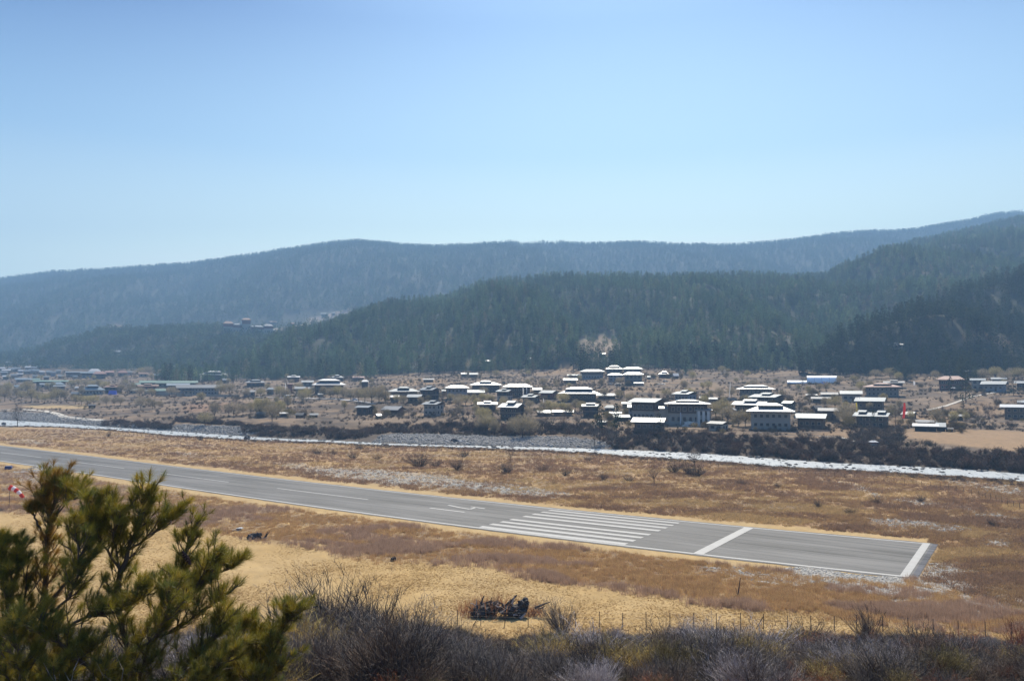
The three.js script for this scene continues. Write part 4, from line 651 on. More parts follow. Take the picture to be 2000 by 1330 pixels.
{
  const rows = SH.map(() => []);
  for (let n = 0; n < 900; n++) {
    const D0 = Math.sqrt(rr(25 * 25, 90 * 90)), px0 = rr(-160, 2160), X = (px0 - 1000) / F * D0, R = rr(.8, 2.3), q = rr(-.6, .75) + .5 * ns(X / 12, D0 / 9, 2.2), right = sstep(1200, 1900, px0), warm = rnd(), big = rr(1.1, 3.6);
    const c0 = q > .6 ? SC.pale : q > .12 ? SC.grey : q > -.1 ? SC.dark : q > -.45 ? (warm < .12 + .38 * right ? SC.rust : warm < .5 ? SC.olive : warm < .7 ? SC.brown : SC.straw) : SC.brown, lean = rr(-.35, .15), low = rr(-10, 8) + 75 * rnd() * rnd();
    for (let m = 0; m < 13; m++) {
      const a = rr(0, 6.28), r = Math.sqrt(rnd()), x = X + Math.cos(a) * r * R, D = D0 + Math.sin(a) * r * R; if (D < 24) continue;
      const y = groundH(x, D), room = roomAt(col(x, D), D, y, low); if (room < .3) continue;
      const H = Math.min(room, big * (px0 > 500 && px0 < 920 && D0 < 70 ? 1.7 : 1)) * (1 - .6 * r * r) * rr(.8, 1.05), w = rr(.7, 1.3), c = rnd() < .15 ? SC.brown : c0;
      rows[Math.floor(rnd() * SH.length)].push([x, y - .1, -D, H * rr(.9, 1.3), H, rr(0, 6.28), c[0] * w, c[1] * w, c[2] * w, Math.sin(a) * r * -.5 + rr(-.25, .25), -Math.cos(a) * r * .5 + lean]);
    }
  }
  for (let n = 0; n < 5000; n++) { // dead litter and low growth between the mounds
    const D = Math.sqrt(rr(24 * 24, 91 * 91)), px = rr(-160, 2160), x = (px - 1000) / F * D, y = groundH(x, D), room = roomAt(px, D, y, 8); if (room < .25) continue;
    const H = Math.min(room, rr(.3, .9)), c = pick([SC.brown, SC.dark, SC.dark, SC.olive, SC.rust]), w = rr(.6, 1.2); rows[Math.floor(rnd() * SH.length)].push([x, y - .1, -D, H * 1.4, H, rr(0, 6.28), c[0] * w, c[1] * w, c[2] * w, rr(-.4, .4), rr(-.5, .3)]);
  }
  const g = new THREE.Group(); g.name = 'undergrowth'; scene.add(g); tag(g, 'tangled mass of dry twiggy scrub along the bottom of the view', 'scrub', null, 'stuff');
  rows.forEach((r, i) => instanced('twig_mass', SH[i], massMat, r, g));
}
// the shrubs that stand out: column, distance, height limit, shape, colour, words
[[648, 50, 5, 3, 'dark', 'large dark upright shrub with fanned stems, tallest in the foreground scrub'], [590, 54, 4, 0, 'grey', 'grey shrub left of the tall fanned shrub, beside the small pine'], [735, 56, 4, 3, 'dark', 'dark shrub just right of the tall fanned shrub'], [800, 62, 3.5, 0, 'grey', 'grey leaning shrub between the fanned shrub and the stump pile'], [870, 70, 3, 2, 'dark', 'dark leaning shrub left of the braced fence post'], [1098, 92, 3.2, 3, 'grey', 'slim bare shrub standing behind the fence right of the stump pile', 1172], [1060, 60, 2.6, 2, 'grey', 'greyish shrub below the stump pile'], [1160, 55, 2.6, 4, 'pale', 'whitish tangle of twigs in front of the middle of the fence'], [1300, 80, 3.6, 0, 'dark', 'dark shrub with a crest leaning right before the fence'], [1390, 74, 3.4, 2, 'pale', 'pale lilac-grey shrub right of the dark crested one'], [1480, 66, 3, 4, 'pale', 'pale grey sprawling shrub near the propped post'], [1567, 84, 3, 2, 'brown', 'round brownish shrub poking over the fence line', 1196], [1690, 86, 3, 3, 'brown', 'thin upright twigs growing through the fence at right', 1188], [1660, 78, 2.4, 4, 'rust', 'small rusty shrub under the thin upright twigs'], [1780, 80, 3, 2, 'dark', 'dark rounded shrub before the fence at right', 1208], [1860, 72, 2.6, 4, 'rust', 'rust-red shrub in front of the right fence posts'], [1975, 74, 4, 3, 'rust', 'tall thin red-brown stems at the right edge', 1208], [1935, 48, 2.6, 4, 'rust', 'bright rust shrub near the right edge below the tall stems', 1262], [1040, 44, 2, 2, 'straw', 'straw-yellow rounded shrub in the middle of the scrub', 1262], [870, 44, 2, 4, 'olive', 'olive-yellow low shrub left of the straw-yellow one', 1268], [1340, 46, 2.6, 1, 'dark', 'dark sprawling shrub in the middle of the right scrub', 1240], [1600, 46, 2.4, 1, 'grey', 'grey sprawling shrub in front of the round brown one', 1245], [1560, 34, 1.6, 4, 'rust', 'rusty low shrub at the bottom edge right of centre', 1300], [1680, 33, 1.6, 2, 'rust', 'rust-orange low shrub at the bottom edge', 1296], [1850, 32, 1.4, 4, 'rust', 'orange shrub at the bottom edge near the right corner', 1310], [1290, 35, 1.4, 4, 'pale', 'whitish fan of dry twigs at the bottom edge', 1292], [720, 34, 1.5, 1, 'brown', 'pinkish brown low shrub at the bottom edge left of centre', 1290], [1760, 44, 2.4, 1, 'dark', 'near-black shrub at lower right', 1262], [1200, 40, 2, 2, 'brown', 'brown shrub left of the whitish fan', 1262]].forEach(([px, D, H, v, c, label, top]) => {
  const x = (px - 1000) / F * D, y = groundH(x, D), room = top ? EYE + ray(px, top).t * D - y : roomAt(px, D, y, -4), h = Math.max(.6, Math.min(H * 1.3, room) * 1.18), g = thing('bare_shrub', label, 'shrub', [x, y - .1, -D], rr(0, 6));
  g.scale.set(h * 1.3, h, h * 1.3); part('twigs', SH[v], shMat(SC[c]), g);
});
// shrubs on the strip between runway and river
{
  const list = [[620, 874, 887], [652, 876, 888], [690, 880, 896], [700, 866, 878], [735, 884, 898], [820, 882, 912], [850, 896, 912], [892, 892, 918], [905, 876, 892], [990, 902, 925], [1060, 905, 921], [1105, 913, 929], [1180, 922, 938], [1230, 925, 940], [1318, 898, 924], [1345, 902, 926], [1362, 903, 930], [1150, 888, 900], [210, 843, 853], [390, 850, 860], [1940, 1012, 1028], [1715, 968, 985], [1800, 965, 980], [1600, 975, 992], [1660, 990, 1004], [1450, 935, 948], [1520, 940, 952]].sort((a, b) => a[0] - b[0]);
  list.forEach(([px, yt, yb], i) => { const h = hit(px, yb), H = (yb - yt) * h.mpp, g = thing('bare_shrub', `dark bush, ${nth(i, list.length)} on the strip between runway and river`, 'shrub', [h.x, h.y - .1, -h.D], rr(0, 6), 'bushes between runway and river'); g.scale.set(H * 1.5, H * 1.25, H * 1.5); part('twigs', SH[i % 2 ? 2 : 0], shMat(i % 3 ? SC.dark : SC.brown), g); });
}
{ // dark scrub on the river banks and hedges of the far terrace
  const rows = SHFAR.map(() => []), put = (x, D, H, c, w = 1.3) => { const y = groundH(x, D), k = rr(.7, 1.3); rows[Math.floor(rnd() * 2)].push([x, y - .15, -D, H * w, H, rr(0, 6.28), c[0] * k, c[1] * k, c[2] * k]); };
  const bank = [[-200, 0, 0], [200, 0, 0], [215, 2, 20], [335, 2, 16], [345, 30, 44], [470, 26, 40], [480, 2, 24], [700, 4, 34], [760, 34, 58], [1000, 40, 62], [1140, 34, 60], [1200, 1, 34], [1500, .5, 24], [1600, .5, 24], [1700, .5, 26], [1760, .5, 18], [2000, .5, 15], [2300, 2, 14]];
  for (let n = 0; n < 8000; n++) { const px = rr(-150, 2150), b = lerpTab(bank, px), r = lerpTab(RIVER, px); if (b[2] < 1) continue; const s = mix(b[1], b[2], rnd()), D = r[1] + s; put((px - 1000) / F * D, D, rr(1.2, 3.4) * (.75 + 1.1 * Math.max(-.5, ns(px / 14, s / 9, 1.1))), pick([[.085, .055, .04], SC.dark, [.15, .095, .06], [.12, .075, .048], [.14, .07, .04]])); }
  for (let n = 0; n < 5200; n++) { const px = rr(-150, 2150), r = lerpTab(RIVER, px), D = r[2] - rr(3.5, 17); put((px - 1000) / F * D, D, rr(.35, .95) * (rnd() < .1 ? 1.8 : 1), pick([SC.dark, SC.brown, [.16, .1, .065]])); }
  for (let n = 0; n < 42000; n++) { const px = rr(-150, 2150), r = lerpTab(RIVER, px), D = r[1] + rr(30, px < 700 ? 760 : 540), x = (px - 1000) / F * D; if (ns(x / 60, D / 7, 6.6) < .22 && rnd() < .93) continue; const p = onPatch(PATCH.slice(0, 2), x, D); if (p > .3) continue; put(x, D, rr(.7, 2.7), pick([SC.dark, SC.brown, [.10, .08, .052], [.13, .1, .06]])); }
  for (let n = 0; n < 260; n++) { const [px, py] = [rr(1660, 1765), rr(838, 872)], h = hit(px, py); if (h) put(h.x, h.D, rr(1.2, 3), pick([SC.dark, SC.brown])); }
  const g = new THREE.Group(); g.name = 'riverside_scrub'; scene.add(g); tag(g, 'dark brown leafless scrub lining the river banks and field edges', 'scrub', null, 'stuff');
  rows.forEach((r, i) => instanced('twig_mass', SHFAR[i], massMat, r, g));
}
{ // low thicket round the houses
  const rows = [[], [], [], []], geos = [WIL[0].geo, WIL[1].geo, BARE[0].geo, BARE[1].geo];
  for (const [hx, hD, W, dep] of HOMES) { if (hD > 1500) continue; const n = Math.round(rr(5, 11));
    for (let i = 0; i < n; i++) { const a = rr(0, 6.28), d = rr(.62, 1.7), x = hx + Math.cos(a) * W * d, D = hD + Math.sin(a) * (dep * .8 + 7 * d), y = groundH(x, D); if (y < landH(x, D) - .4 || y < 1) continue; const H = D < hD ? rr(1.6, 3.4) : rr(2.5, 6.5), v = Math.floor(rr(0, 4)), c = v < 2 ? pick([[.15, .12, .062], [.19, .155, .075], [.13, .10, .06]]) : pick([[.10, .068, .042], [.08, .055, .038]]), k = rr(.8, 1.2); rows[v].push([x, y - H * .12, -D, H * 1.2, H, rr(0, 6.28), c[0] * k, c[1] * k, c[2] * k]); } }
  const g = new THREE.Group(); g.name = 'village_thicket'; scene.add(g); tag(g, 'low leafless thicket and hedges growing round the village houses', 'thicket', null, 'stuff'); const m = leafy(1, 1, 1, .35, { vertexColors: true });
  rows.forEach((r, i) => instanced('bush_mass', geos[i], m, r, g));
}
// ------------------------------------------------------------------ dry grass, reeds, stones
function clump(n, w, spread, bend) { const t = new Tri(); for (let i = 0; i < n; i++) { const a = rr(0, 6.28), r = Math.sqrt(rnd()) * spread, b = [Math.cos(a) * r, 0, Math.sin(a) * r], e = add(b, [rr(-bend, bend) + .06, rr(.6, 1), rr(-bend, bend)]); t.blade(b, e, w * rr(.7, 1.3), rr(0, 3.14), rr(.75, 1.2)); } return t.geo(); }
const GR = [clump(9, .13, .5, .5), clump(8, .15, .42, .7)], RE = [clump(16, .045, .42, .18), clump(14, .05, .5, .24)];
const grassMat = leafy(1, 1, 1, .45, { vertexColors: true });
{
  const gold = [[], []], reed = [[], []], wild = [[], []], stone = [];
  for (let n = 0; n < 620000; n++) {
    const D = 86 / Math.pow(1 - rnd() * .945, .58), px = rr(-80, 2080); if (D > 470) continue;
    const x = (px - 1000) / F * D, z = zone(x, D); if (!z.g || z.g.d < .4) continue;
    const y = groundH(x, D), i = n & 1, w = rr(.75, 1.25), f = D / 110, q = fbm(x / 9, D / 9, 2), u = rnd();
    if (z.gravel > .3 && rnd() < z.gravel * .85) { if (rnd() < .75) stone.push([x, y, -D, rr(.08, .34) * (rnd() < .05 ? 2 : 1), rr(.08, .2), rr(0, 6), .34 * w, .32 * w, .285 * w]); }
    else if (u < z.gold) { if (rnd() < .35 + q) { const H = rr(.07, .17), c = rnd() < .16 ? [.26, .15, .075] : [.41, .27, .105]; gold[i].push([x, y - .02, -D, H * 1.9, H, rr(0, 6), c[0] * w, c[1] * w, c[2] * w]); } }
    else if (u < z.gold + z.reed) { if (ns(x / 2.3, D / 3.4, 3.1) + .6 * ns(x / 9, D / 9, 6.1) < -.02 && rnd() < .8) continue; const tall = sstep(-.25, .25, fbm(x / 22, D / 10, 2)), H = rr(.35, .7) + tall * rr(.2, .75), c = tall > .6 ? [.40, .27, .19] : pick([[.55, .37, .17], [.46, .29, .145], [.40, .245, .13]]); reed[i].push([x, y - .05, -D, .75, H, rr(0, 6), c[0] * w, c[1] * w, c[2] * w]); }
    else if (u < z.gold + z.reed + z.wild) { if (ns(x / 5, D / 5, 7.7) < -.15 && rnd() < .7) continue; { const d = fbm(x / 20, D / 12, 2), H = rr(.25, .65) * (d < -.08 ? 1.25 : 1) * (1 + D / 500), c = d < -.1 ? [.30, .19, .12] : d > .16 ? [.50, .35, .175] : pick([[.43, .285, .14], [.37, .235, .125], [.29, .185, .115]]); wild[i].push([x, y - .05, -D, H * 1.2, H, rr(0, 6), c[0] * w, c[1] * w, c[2] * w]); } }
    else if (z.gravel > .3 && rnd() < .5) stone.push([x, y, -D, rr(.08, .3), rr(.08, .2), rr(0, 6), .34 * w, .32 * w, .285 * w]);
  }
  const mass = (name, label, cat, geos, lists) => { const g = new THREE.Group(); g.name = name; scene.add(g); tag(g, label, cat, null, 'stuff'); lists.forEach((r, i) => r.length && instanced(name + '_clumps', geos[i % geos.length], grassMat, r, g)); };
  mass('golden_grass', 'short golden grass of the field before the runway', 'grass', GR, gold);
  mass('brown_reeds', 'tall brown dry reeds along the near side of the runway', 'reeds', RE, reed);
  mass('wild_grass', 'orange-brown wild grass between runway and river', 'grass', [GR[1], RE[0]], wild);
  const rockGeo = new THREE.IcosahedronGeometry(1, 0), rockMat = std(1, 1, 1, { roughness: .9, flatShading: true });
  tag(instanced('gravel', rockGeo, rockMat, stone), 'pale stones scattered over the gravel patches', 'stones');
  const bars = [];
  for (let n = 0; n < 60000; n++) { const px = rr(-60, 1230), r = lerpTab(RIVER, px), D = r[1] + rr(-2, 46), x = (px - 1000) / F * D; if (rnd() > onPatch(BARS, x, D, .6)) continue; const k = rr(.45, 1.15), s = rr(.2, .55) * (rnd() < .08 ? 2 : 1); bars.push([x, Math.max(groundH(x, D), -1.1) + s * .1, -D, s, s * rr(.5, .9), rr(0, 6), .29 * k, .27 * k, .245 * k]); }
  { const wet = []; for (let n = 0; n < 420; n++) { const px = rr(-60, 2060), r = lerpTab(RIVER, px), D = mix(r[2], r[1], Math.pow(rnd(), rnd() < .5 ? .35 : 2.2)), s = rr(.25, .7) * (rnd() < .1 ? 1.8 : 1), k = rr(.4, 1.2); wet.push([(px - 1000) / F * D, -1.05, -D, s * 1.3, s * .8, rr(0, 6), .10 * k, .092 * k, .085 * k]); } tag(instanced('river_rocks', rockGeo, rockMat, wet), 'dark wet rocks breaking the surface of the river', 'rocks'); }
  tag(instanced('river_cobbles', rockGeo, rockMat, bars), 'grey cobbles of the gravel bars on the far river bank', 'cobbles');
}
// ------------------------------------------------------------------ fences
const postMat = std(.07, .05, .04), wireMat = std(.12, .12, .12, { metalness: .6, roughness: .5 });
function fence(label, posts, wires, r = .05, sag = .05) { // posts: [x, D, height, leanX]
  const g = thing('wire_fence', label, 'fence');
  const tops = posts.map(([x, D, H, lean = 0, brace]) => {
    const y = groundH(x, D); part('post', new Tri().bar([x, y - .2, -D], [x + lean, y + H, -D], r, r * .85, 6).geo(), postMat, g);
    if (brace) part('brace', new Tri().bar([x + brace, y - .1, -D - .1], [x + lean, y + H * .85, -D], r * .9, r * .8, 6).geo(), postMat, g);
    return [x, y, D, H];
  });
  for (const f of wires) { const t = new Tri(); for (let i = 1; i < tops.length; i++) { const a = tops[i - 1], b = tops[i], m = [(a[0] + b[0]) / 2, (a[1] + b[1]) / 2 + (a[3] + b[3]) / 2 * f - sag, -(a[2] + b[2]) / 2]; t.bar([a[0], a[1] + a[3] * f, -a[2] - r], m, .006, .006).bar(m, [b[0], b[1] + b[3] * f, -b[2] - r], .006, .006); } part('wire', t.geo(), wireMat, g); }
}
{
  const D0 = px => lerpTab([[-300, 97], [850, 96], [1500, 94], [1700, 93], [1800, 91.5], [2000, 90], [2400, 88]], px)[1];
  fence('wire fence on dark posts between the foreground scrub and the golden field', [500, 560, 605, 650, 696, 741, 787, 850, 895, 940, 986, 1031, 1077, 1122, 1168, 1213, 1258, 1304, 1349, 1393, 1440, 1484, 1530, 1575, 1620, 1663, 1713, 1762, 1810, 1858, 1910, 1961, 2012, 2060].map(px => { const D = D0(px); return [(px - 1000) / F * D, D, 1.75 + .12 * ns(px, 3), .04 * ns(px / 3, 9), px === 940 || px === 1484 ? -.95 : 0]; }), [.3, .6, .92]);
  const way = [[150, 848], [240, 852], [330, 856], [480, 864], [600, 869], [700, 873], [820, 877], [1000, 890], [1150, 896], [1300, 908], [1500, 921], [1690, 937], [1770, 945], [1850, 957], [1920, 972], [2000, 999], [2060, 1016]].map(([a, b]) => flat(a, b)), posts = [];
  let left = 0; for (let i = 1; i < way.length; i++) { const [a, b] = [way[i - 1], way[i]], n = Math.hypot(b[0] - a[0], b[1] - a[1]); let s = left; for (; s < n; s += 2.9) posts.push([mix(a[0], b[0], s / n), mix(a[1], b[1], s / n), 1.5 * rr(.9, 1.15), rr(-.08, .08)]); left = s - n; }
  fence('long fence of thin stakes on the dry strip beside the river', posts, [.5, .9], .055);
  const way2 = [[700, 823], [745, 819], [800, 817], [860, 816], [950, 818]].map(([a, b]) => { const h = hit(a, b); return [h.x, h.D]; }), p2 = [];
  for (let i = 1; i < way2.length; i++) for (let j = 0; j < 16; j++) p2.push([mix(way2[i - 1][0], way2[i][0], j / 16), mix(way2[i - 1][1], way2[i][1], j / 16), rr(1.3, 1.9), rr(-.1, .1)]);
  fence('stake fence along the orchard edge on the far terrace', p2, [.5, .85], .07);
  const way3 = [[1790, 810], [1850, 812], [1900, 814], [1960, 818]].map(([a, b]) => { const h = hit(a, b); return [h.x, h.D]; }), p3 = [];
  for (let i = 1; i < way3.length; i++) for (let j = 0; j < 9; j++) p3.push([mix(way3[i - 1][0], way3[i][0], j / 9), mix(way3[i - 1][1], way3[i][1], j / 9), rr(1.3, 1.8), rr(-.1, .1)]);
  fence('rough timber fence behind the black sheds at right', p3, [.4, .85], .09);
}
{ // leaning post in the field
  const [x, D] = flat(1441, 1166), g = thing('leaning_post', 'single dark post leaning in the field below the runway end', 'post', [x, groundH(x, D), -D]);
  part('post', new Tri().bar([0, -.2, 0], [.45, 2.5, 0], .1, .05, 6).geo(), postMat, g); part('stay', new Tri().bar([.02, 0, 0], [-.25, 1.2, .1], .04, .03, 5).geo(), postMat, g);
}
// ------------------------------------------------------------------ windsock
{
  const [x, D] = flat(16, 993), y = groundH(x, D), m = D / F, g = thing('windsock', 'red and white striped windsock drooping from a thin pole', 'windsock', [x, y, -D]);
  const H = (993 - 955) * m; part('pole', new Tri().bar([0, -.1, 0], [.1, H + .6, 0], .07, .05, 8).geo(), std(.10, .09, .09), g);
  part('swivel_hoop', new THREE.TorusGeometry(.62, .035, 8, 20), std(.2, .06, .05), g).position.set(.12, H + .25, 0); g.children[1].rotation.y = 1.2;
  const red = leafy(.62, .05, .03, .35), white = leafy(.85, .83, .84, .35), n = 5, L0 = [.1, H + .25], L1 = [(43 - 16) * m, H + .25 - (976 - 957) * m];
  for (let i = 0; i < n; i++) {
    const t = new Tri(), S = 14, ring = k => { const cx = mix(L0[0], L1[0], k), cy = mix(L0[1], L1[1], k) + .42 * Math.sin(Math.PI * k), r = mix(.62, .36, k), an = Math.atan2(L1[1] - L0[1] + .42 * Math.PI * Math.cos(Math.PI * k), L1[0] - L0[0]); return Array.from({ length: S }, (_, j) => { const w = j / S * 6.2832, u = Math.cos(w) * r, v = Math.sin(w) * r; return [cx - Math.sin(an) * u, cy + Math.cos(an) * u, v]; }); };
    for (let q = 0; q < 3; q++) { const A = ring((i + q / 3) / n), B = ring((i + (q + 1) / 3) / n); for (let j = 0; j < S; j++) t.q(A[j], B[j], B[(j + 1) % S], A[(j + 1) % S]); }
    part(i % 2 ? 'white_band' : 'red_band', t.geo(), i % 2 ? white : red, g);
  }
}
{ // blue box by the turn-off
  const [x, D] = flat(15, 917), g = thing('equipment_box', 'dark blue box with a sloping lid beside the runway turnoff', 'box', [x, groundH(x, D), -D], .25), b = std(.02, .035, .16, { roughness: .5 });
  const s = new THREE.Shape([new THREE.Vector2(-.95, .08), new THREE.Vector2(.8, .08), new THREE.Vector2(1.05, .55), new THREE.Vector2(.85, 1.05), new THREE.Vector2(-.9, 1.0)]), e = new THREE.ExtrudeGeometry(s, { depth: 1.1, bevelSize: .05, bevelThickness: .05, bevelSegments: 2 });
  e.translate(0, 0, -.55); part('body', e, b, g); box('lid', std(.10, .12, .25, { roughness: .4 }), g, [1.7, .07, 1.15], [-.02, 1.12, 0]); box('skid', MAT.black, g, [2.0, .1, .14], [0, .02, .45]); box('skid', MAT.black, g, [2.0, .1, .14], [0, .02, -.45]);
}
// ------------------------------------------------------------------ heaps of stumps
const WEED = clump(130, .035, .75, .4);
const deadDark = std(.045, .035, .032), deadGrey = std(.36, .33, .31);
function lump(r, n, sq) { const g = new THREE.IcosahedronGeometry(1, 3), p = g.attributes.position; for (let i = 0; i < p.count; i++) { const v = [p.getX(i), p.getY(i), p.getZ(i)], k = r * (1 + .55 * noise3.noise(v[0] * 1.4 + n, v[1] * 1.4, v[2] * 1.4) + .5 * noise3.noise(v[0] * 4.5 + n, v[1] * 4.5, v[2] * 4.5)); p.setXYZ(i, v[0] * k, v[1] * k * sq, v[2] * k); } g.computeVertexNormals(); return g; }
function root(a, b, r, n = 3) { const t = new Tri(); let p = a; for (let i = 1; i <= n; i++) { const k = i / n, q = [mix(a[0], b[0], k) + (i < n ? rr(-.1, .1) : 0), mix(a[1], b[1], k) + (i < n ? rr(-.1, .12) : 0), mix(a[2], b[2], k)]; t.bar(p, q, r * (1 - .7 * (i - 1) / n), r * (1 - .7 * i / n), 6); p = q; } return t.geo(); }
{
  const [x, D] = flat(990, 1206), m = D / F, y = groundH(x, D), g = thing('stump_pile', 'heap of uprooted dark stumps and roots behind the fence', 'stump pile', [x, y, -D]);
  const P = (px, py, z = 0) => [(px - 990) * m, (1206 - py) * m * .85, z];
  [[945, 1190, .3, 1.0, .6], [960, 1186, -.5, .9, .8], [990, 1190, 0, 1.0, .6], [1008, 1190, .2, 1.1, .6], [1022, 1180, -.2, .7, 1], [932, 1198, .4, .6, .7]].forEach(([px, py, z, r, q], i) => { part('root_mass', lump(r, i * 7, q), deadDark, g).position.set(...P(px, py, z)); });
  [[985, 1188, 1009, 1157, .28], [1000, 1175, 1005, 1156, .16], [1028, 1172, 1026, 1168, .3], [1044, 1188, 1073, 1174, .17], [1050, 1186, 1068, 1180, .1], [975, 1172, 987, 1180, .13], [978, 1190, 1003, 1178, .12], [940, 1185, 946, 1160, .2], [948, 1178, 954, 1190, .1], [960, 1170, 930, 1180, .12], ...Array.from({ length: 34 }, () => { const a = rr(925, 1040), b = rr(1175, 1204); return [a, b, a + rr(-16, 16), b - rr(-4, 22), rr(.05, .14)]; })].forEach(([a, b, c, d, r]) => part('root', root(P(a, b, rr(-.3, .5)), P(c, d, rr(-.3, .5)), r), rnd() < .25 ? deadGrey : deadDark, g));
  [[1002, 1196, 1016, 1198, .14], [1016, 1204, 1026, 1192, .2], [968, 1174, 985, 1182, .09], [945, 1172, 955, 1186, .07], [978, 1190, 992, 1180, .08]].forEach(([a, b, c, d, r]) => part('bleached_root', root(P(a, b, 1.2), P(c, d, 1.1), r), deadGrey, g));
  [[925, 1200, 2.6, 'left of'], [962, 1186, 3.4, 'behind'], [1040, 1200, 1.9, 'right of']].forEach(([px, py, H, w]) => { const q = thing('dry_weeds', `reddish dry weeds growing ${w} the heap of stumps`, 'weeds', [x + (px - 990) * m, y, -D - .8]); q.scale.set(H * 1.1, H * .9, H); part('stalks', WEED, leafy(.36, .18, .085, .4, { vertexColors: true }), q); part('stalk_tops', SH[0], shMat([.24, .125, .07]), q).scale.set(.8, .9, .8); });
}
{
  const [x, D] = flat(505, 1054), m = D / F, y = groundH(x, D), g = thing('tree_stumps', 'two small dark stumps with a forked root on the golden field', 'stumps', [x, y, -D]);
  part('stump', lump(.75, 3, .8), deadDark, g).position.set(-1.2, .5, 0); part('stump', lump(.6, 9, 1.15), deadDark, g).position.set(-.05, .6, 0);
  part('root', root([.9, .2, 0], [1.6, 1.5, 0], .16), deadDark, g); part('root', root([1.1, .2, 0], [2.0, 1.5, .1], .14), deadDark, g); part('root', root([.3, .25, .2], [1.7, .35, .2], .12), deadGrey, g);
}
{ const [x, D] = flat(768, 1094), g = thing('tree_stump', 'lone dark stump at the edge of the brown reeds', 'stump', [x, groundH(x, D), -D]); g.scale.setScalar(.62); part('stump', lump(.7, 5, .9), deadDark, g).position.y = .4; part('root', root([0, .3, 0], [.4, 1.3, 0], .14), deadDark, g); part('root', root([.2, .3, 0], [1.2, .35, 0], .12), deadDark, g); }
{ const [x, D] = flat(464, 1036), g = thing('flat_stones', 'small stack of flat grey stones near the forked root', 'stones', [x, groundH(x, D), -D]); const s = std(.42, .42, .42); [[0, .18, 0, .7, .3], [-.6, .15, .2, .55, .25], [.35, .45, -.1, .65, .2]].forEach(([a, b, c, r, q], i) => part('stone', lump(r, i * 5 + 2, q), s, g).position.set(a, b, c)); }
// boulders in the river
[[888, 866, 2.6, 'dark pointed boulder with a pale slab at the edge of the long gravel bar'], [483, 857, 2.6, 'dark peaked driftwood-covered boulder at the end of the gravel bar'], [6, 829, 2.4, 'dark boulder in the river at the left edge'], [53, 833, 1.6, 'small dark boulder in the river near the left edge'], [1170, 872, 1.6, 'grey boulder at the right end of the long gravel bar']].forEach(([px, py, s, label], i) => {
  const [x, D] = flat(px, py, -.8), g = thing('boulder', label, 'boulder', [x, Math.max(-1, groundH(x, D)), -D]); part('rock', lump(s * .55, i * 3, .75), i === 4 ? std(.3, .3, .3) : std(.06, .055, .06), g).position.y = s * .25;
  if (!i) part('pale_slab', lump(1.6, 44, .3), std(.3, .3, .31), g).position.set(2.6, .5, .2);
});
// ------------------------------------------------------------------ flags and poles
function flag(px, yt, yb, r, color, label, lean = 0, from = .12, w = .55) {
  const h = hit(px, yb); if (!h) return; const H = (yb - yt) * h.mpp, g = thing('prayer_flag', label, 'prayer flag', [h.x, h.y, -h.D]); lean *= h.mpp;
  part('pole', new Tri().bar([0, -.3, 0], [lean, H, 0], r, r * .7, 6).geo(), MAT.frame, g);
  const t = new Tri(), n = 8; for (let i = 0; i < n; i++) { const a = mix(from, .98, i / n), b = mix(from, .98, (i + 1) / n), P = (k, s) => [lean * k + s * (w * (.55 + .45 * Math.sin(Math.PI * k))), H * k, .12 * Math.sin(k * 9 + s)]; t.q(P(a, 0), P(a, 1), P(b, 1), P(b, 0)); }
  part('banner', t.geo(), color, g);
}
const wh = leafy(.78, .77, .76, .35);
flag(1673, 786, 823, .08, leafy(.75, .58, .04, .3), 'tall bright yellow prayer flag left of the house with two roof boxes', 0, .05, 1.0);
flag(1661, 800, 826, .07, wh, 'thin white prayer flag just left of the yellow one', 0, .3, .4);
flag(1762, 786, 829, .07, leafy(.62, .05, .04, .3), 'tall red prayer flag on the tan field left of the black sheds', 5, .28, 1.5);
[[1322, 807, 829, 0], [1328, 805, 831, 1], [1336, 811, 829, 0], [1340, 808, 830, 1], [1346, 806, 830, 6], [1352, 801, 820, 5]].forEach(([a, b, c, l], i) => flag(a, b, c, .07, wh, `white prayer flag, ${nth(i, 6)} in the cluster before the wide white house`, l, .05, .75));
flag(1424, 746, 782, .1, wh, 'very tall lone white prayer flag left of the stone house with stacked roof', 3, .05, .5);
[[556, 748, 764], [561, 746, 765], [566, 749, 764]].forEach(([a, b, c], i) => flag(a, b, c, .09, wh, `white prayer flag, ${nth(i, 3)} beside the reddish tower house`, 0, .1, .8));
[[1021, 754, 779], [1028, 756, 777], [1014, 758, 776]].forEach(([a, b, c], i) => flag(a, b, c, .09, wh, `${['tallest', 'middle-sized', 'shortest'][i]} of three white prayer flags before the wide hip-roofed farmhouse`, 0, .1, .7));
flag(391, 733, 746, .15, wh, 'white pole banner left of the white hall', 0, .05, .6); flag(1884, 708, 728, .1, wh, 'white prayer flag above the large dark pine', 0, .3, .6); flag(717, 596, 609, .2, wh, 'white mast on the crest of the wooded hill', 0, .1, .5); flag(1061, 778, 792, .08, wh, 'white prayer flag before the dark red house', 0, .1, .5); flag(1785, 744, 754, .1, wh, 'short white banner left of the red-roofed house at upper right', 0, .1, 1.6);
[[766, 664, 674], [771, 662, 672], [776, 661, 671]].forEach(([a, b, c], i) => flag(a, b, c, .1, wh, `white prayer flag, ${nth(i, 3)} among the pines of the middle hill`, 3, .05, 1.3));
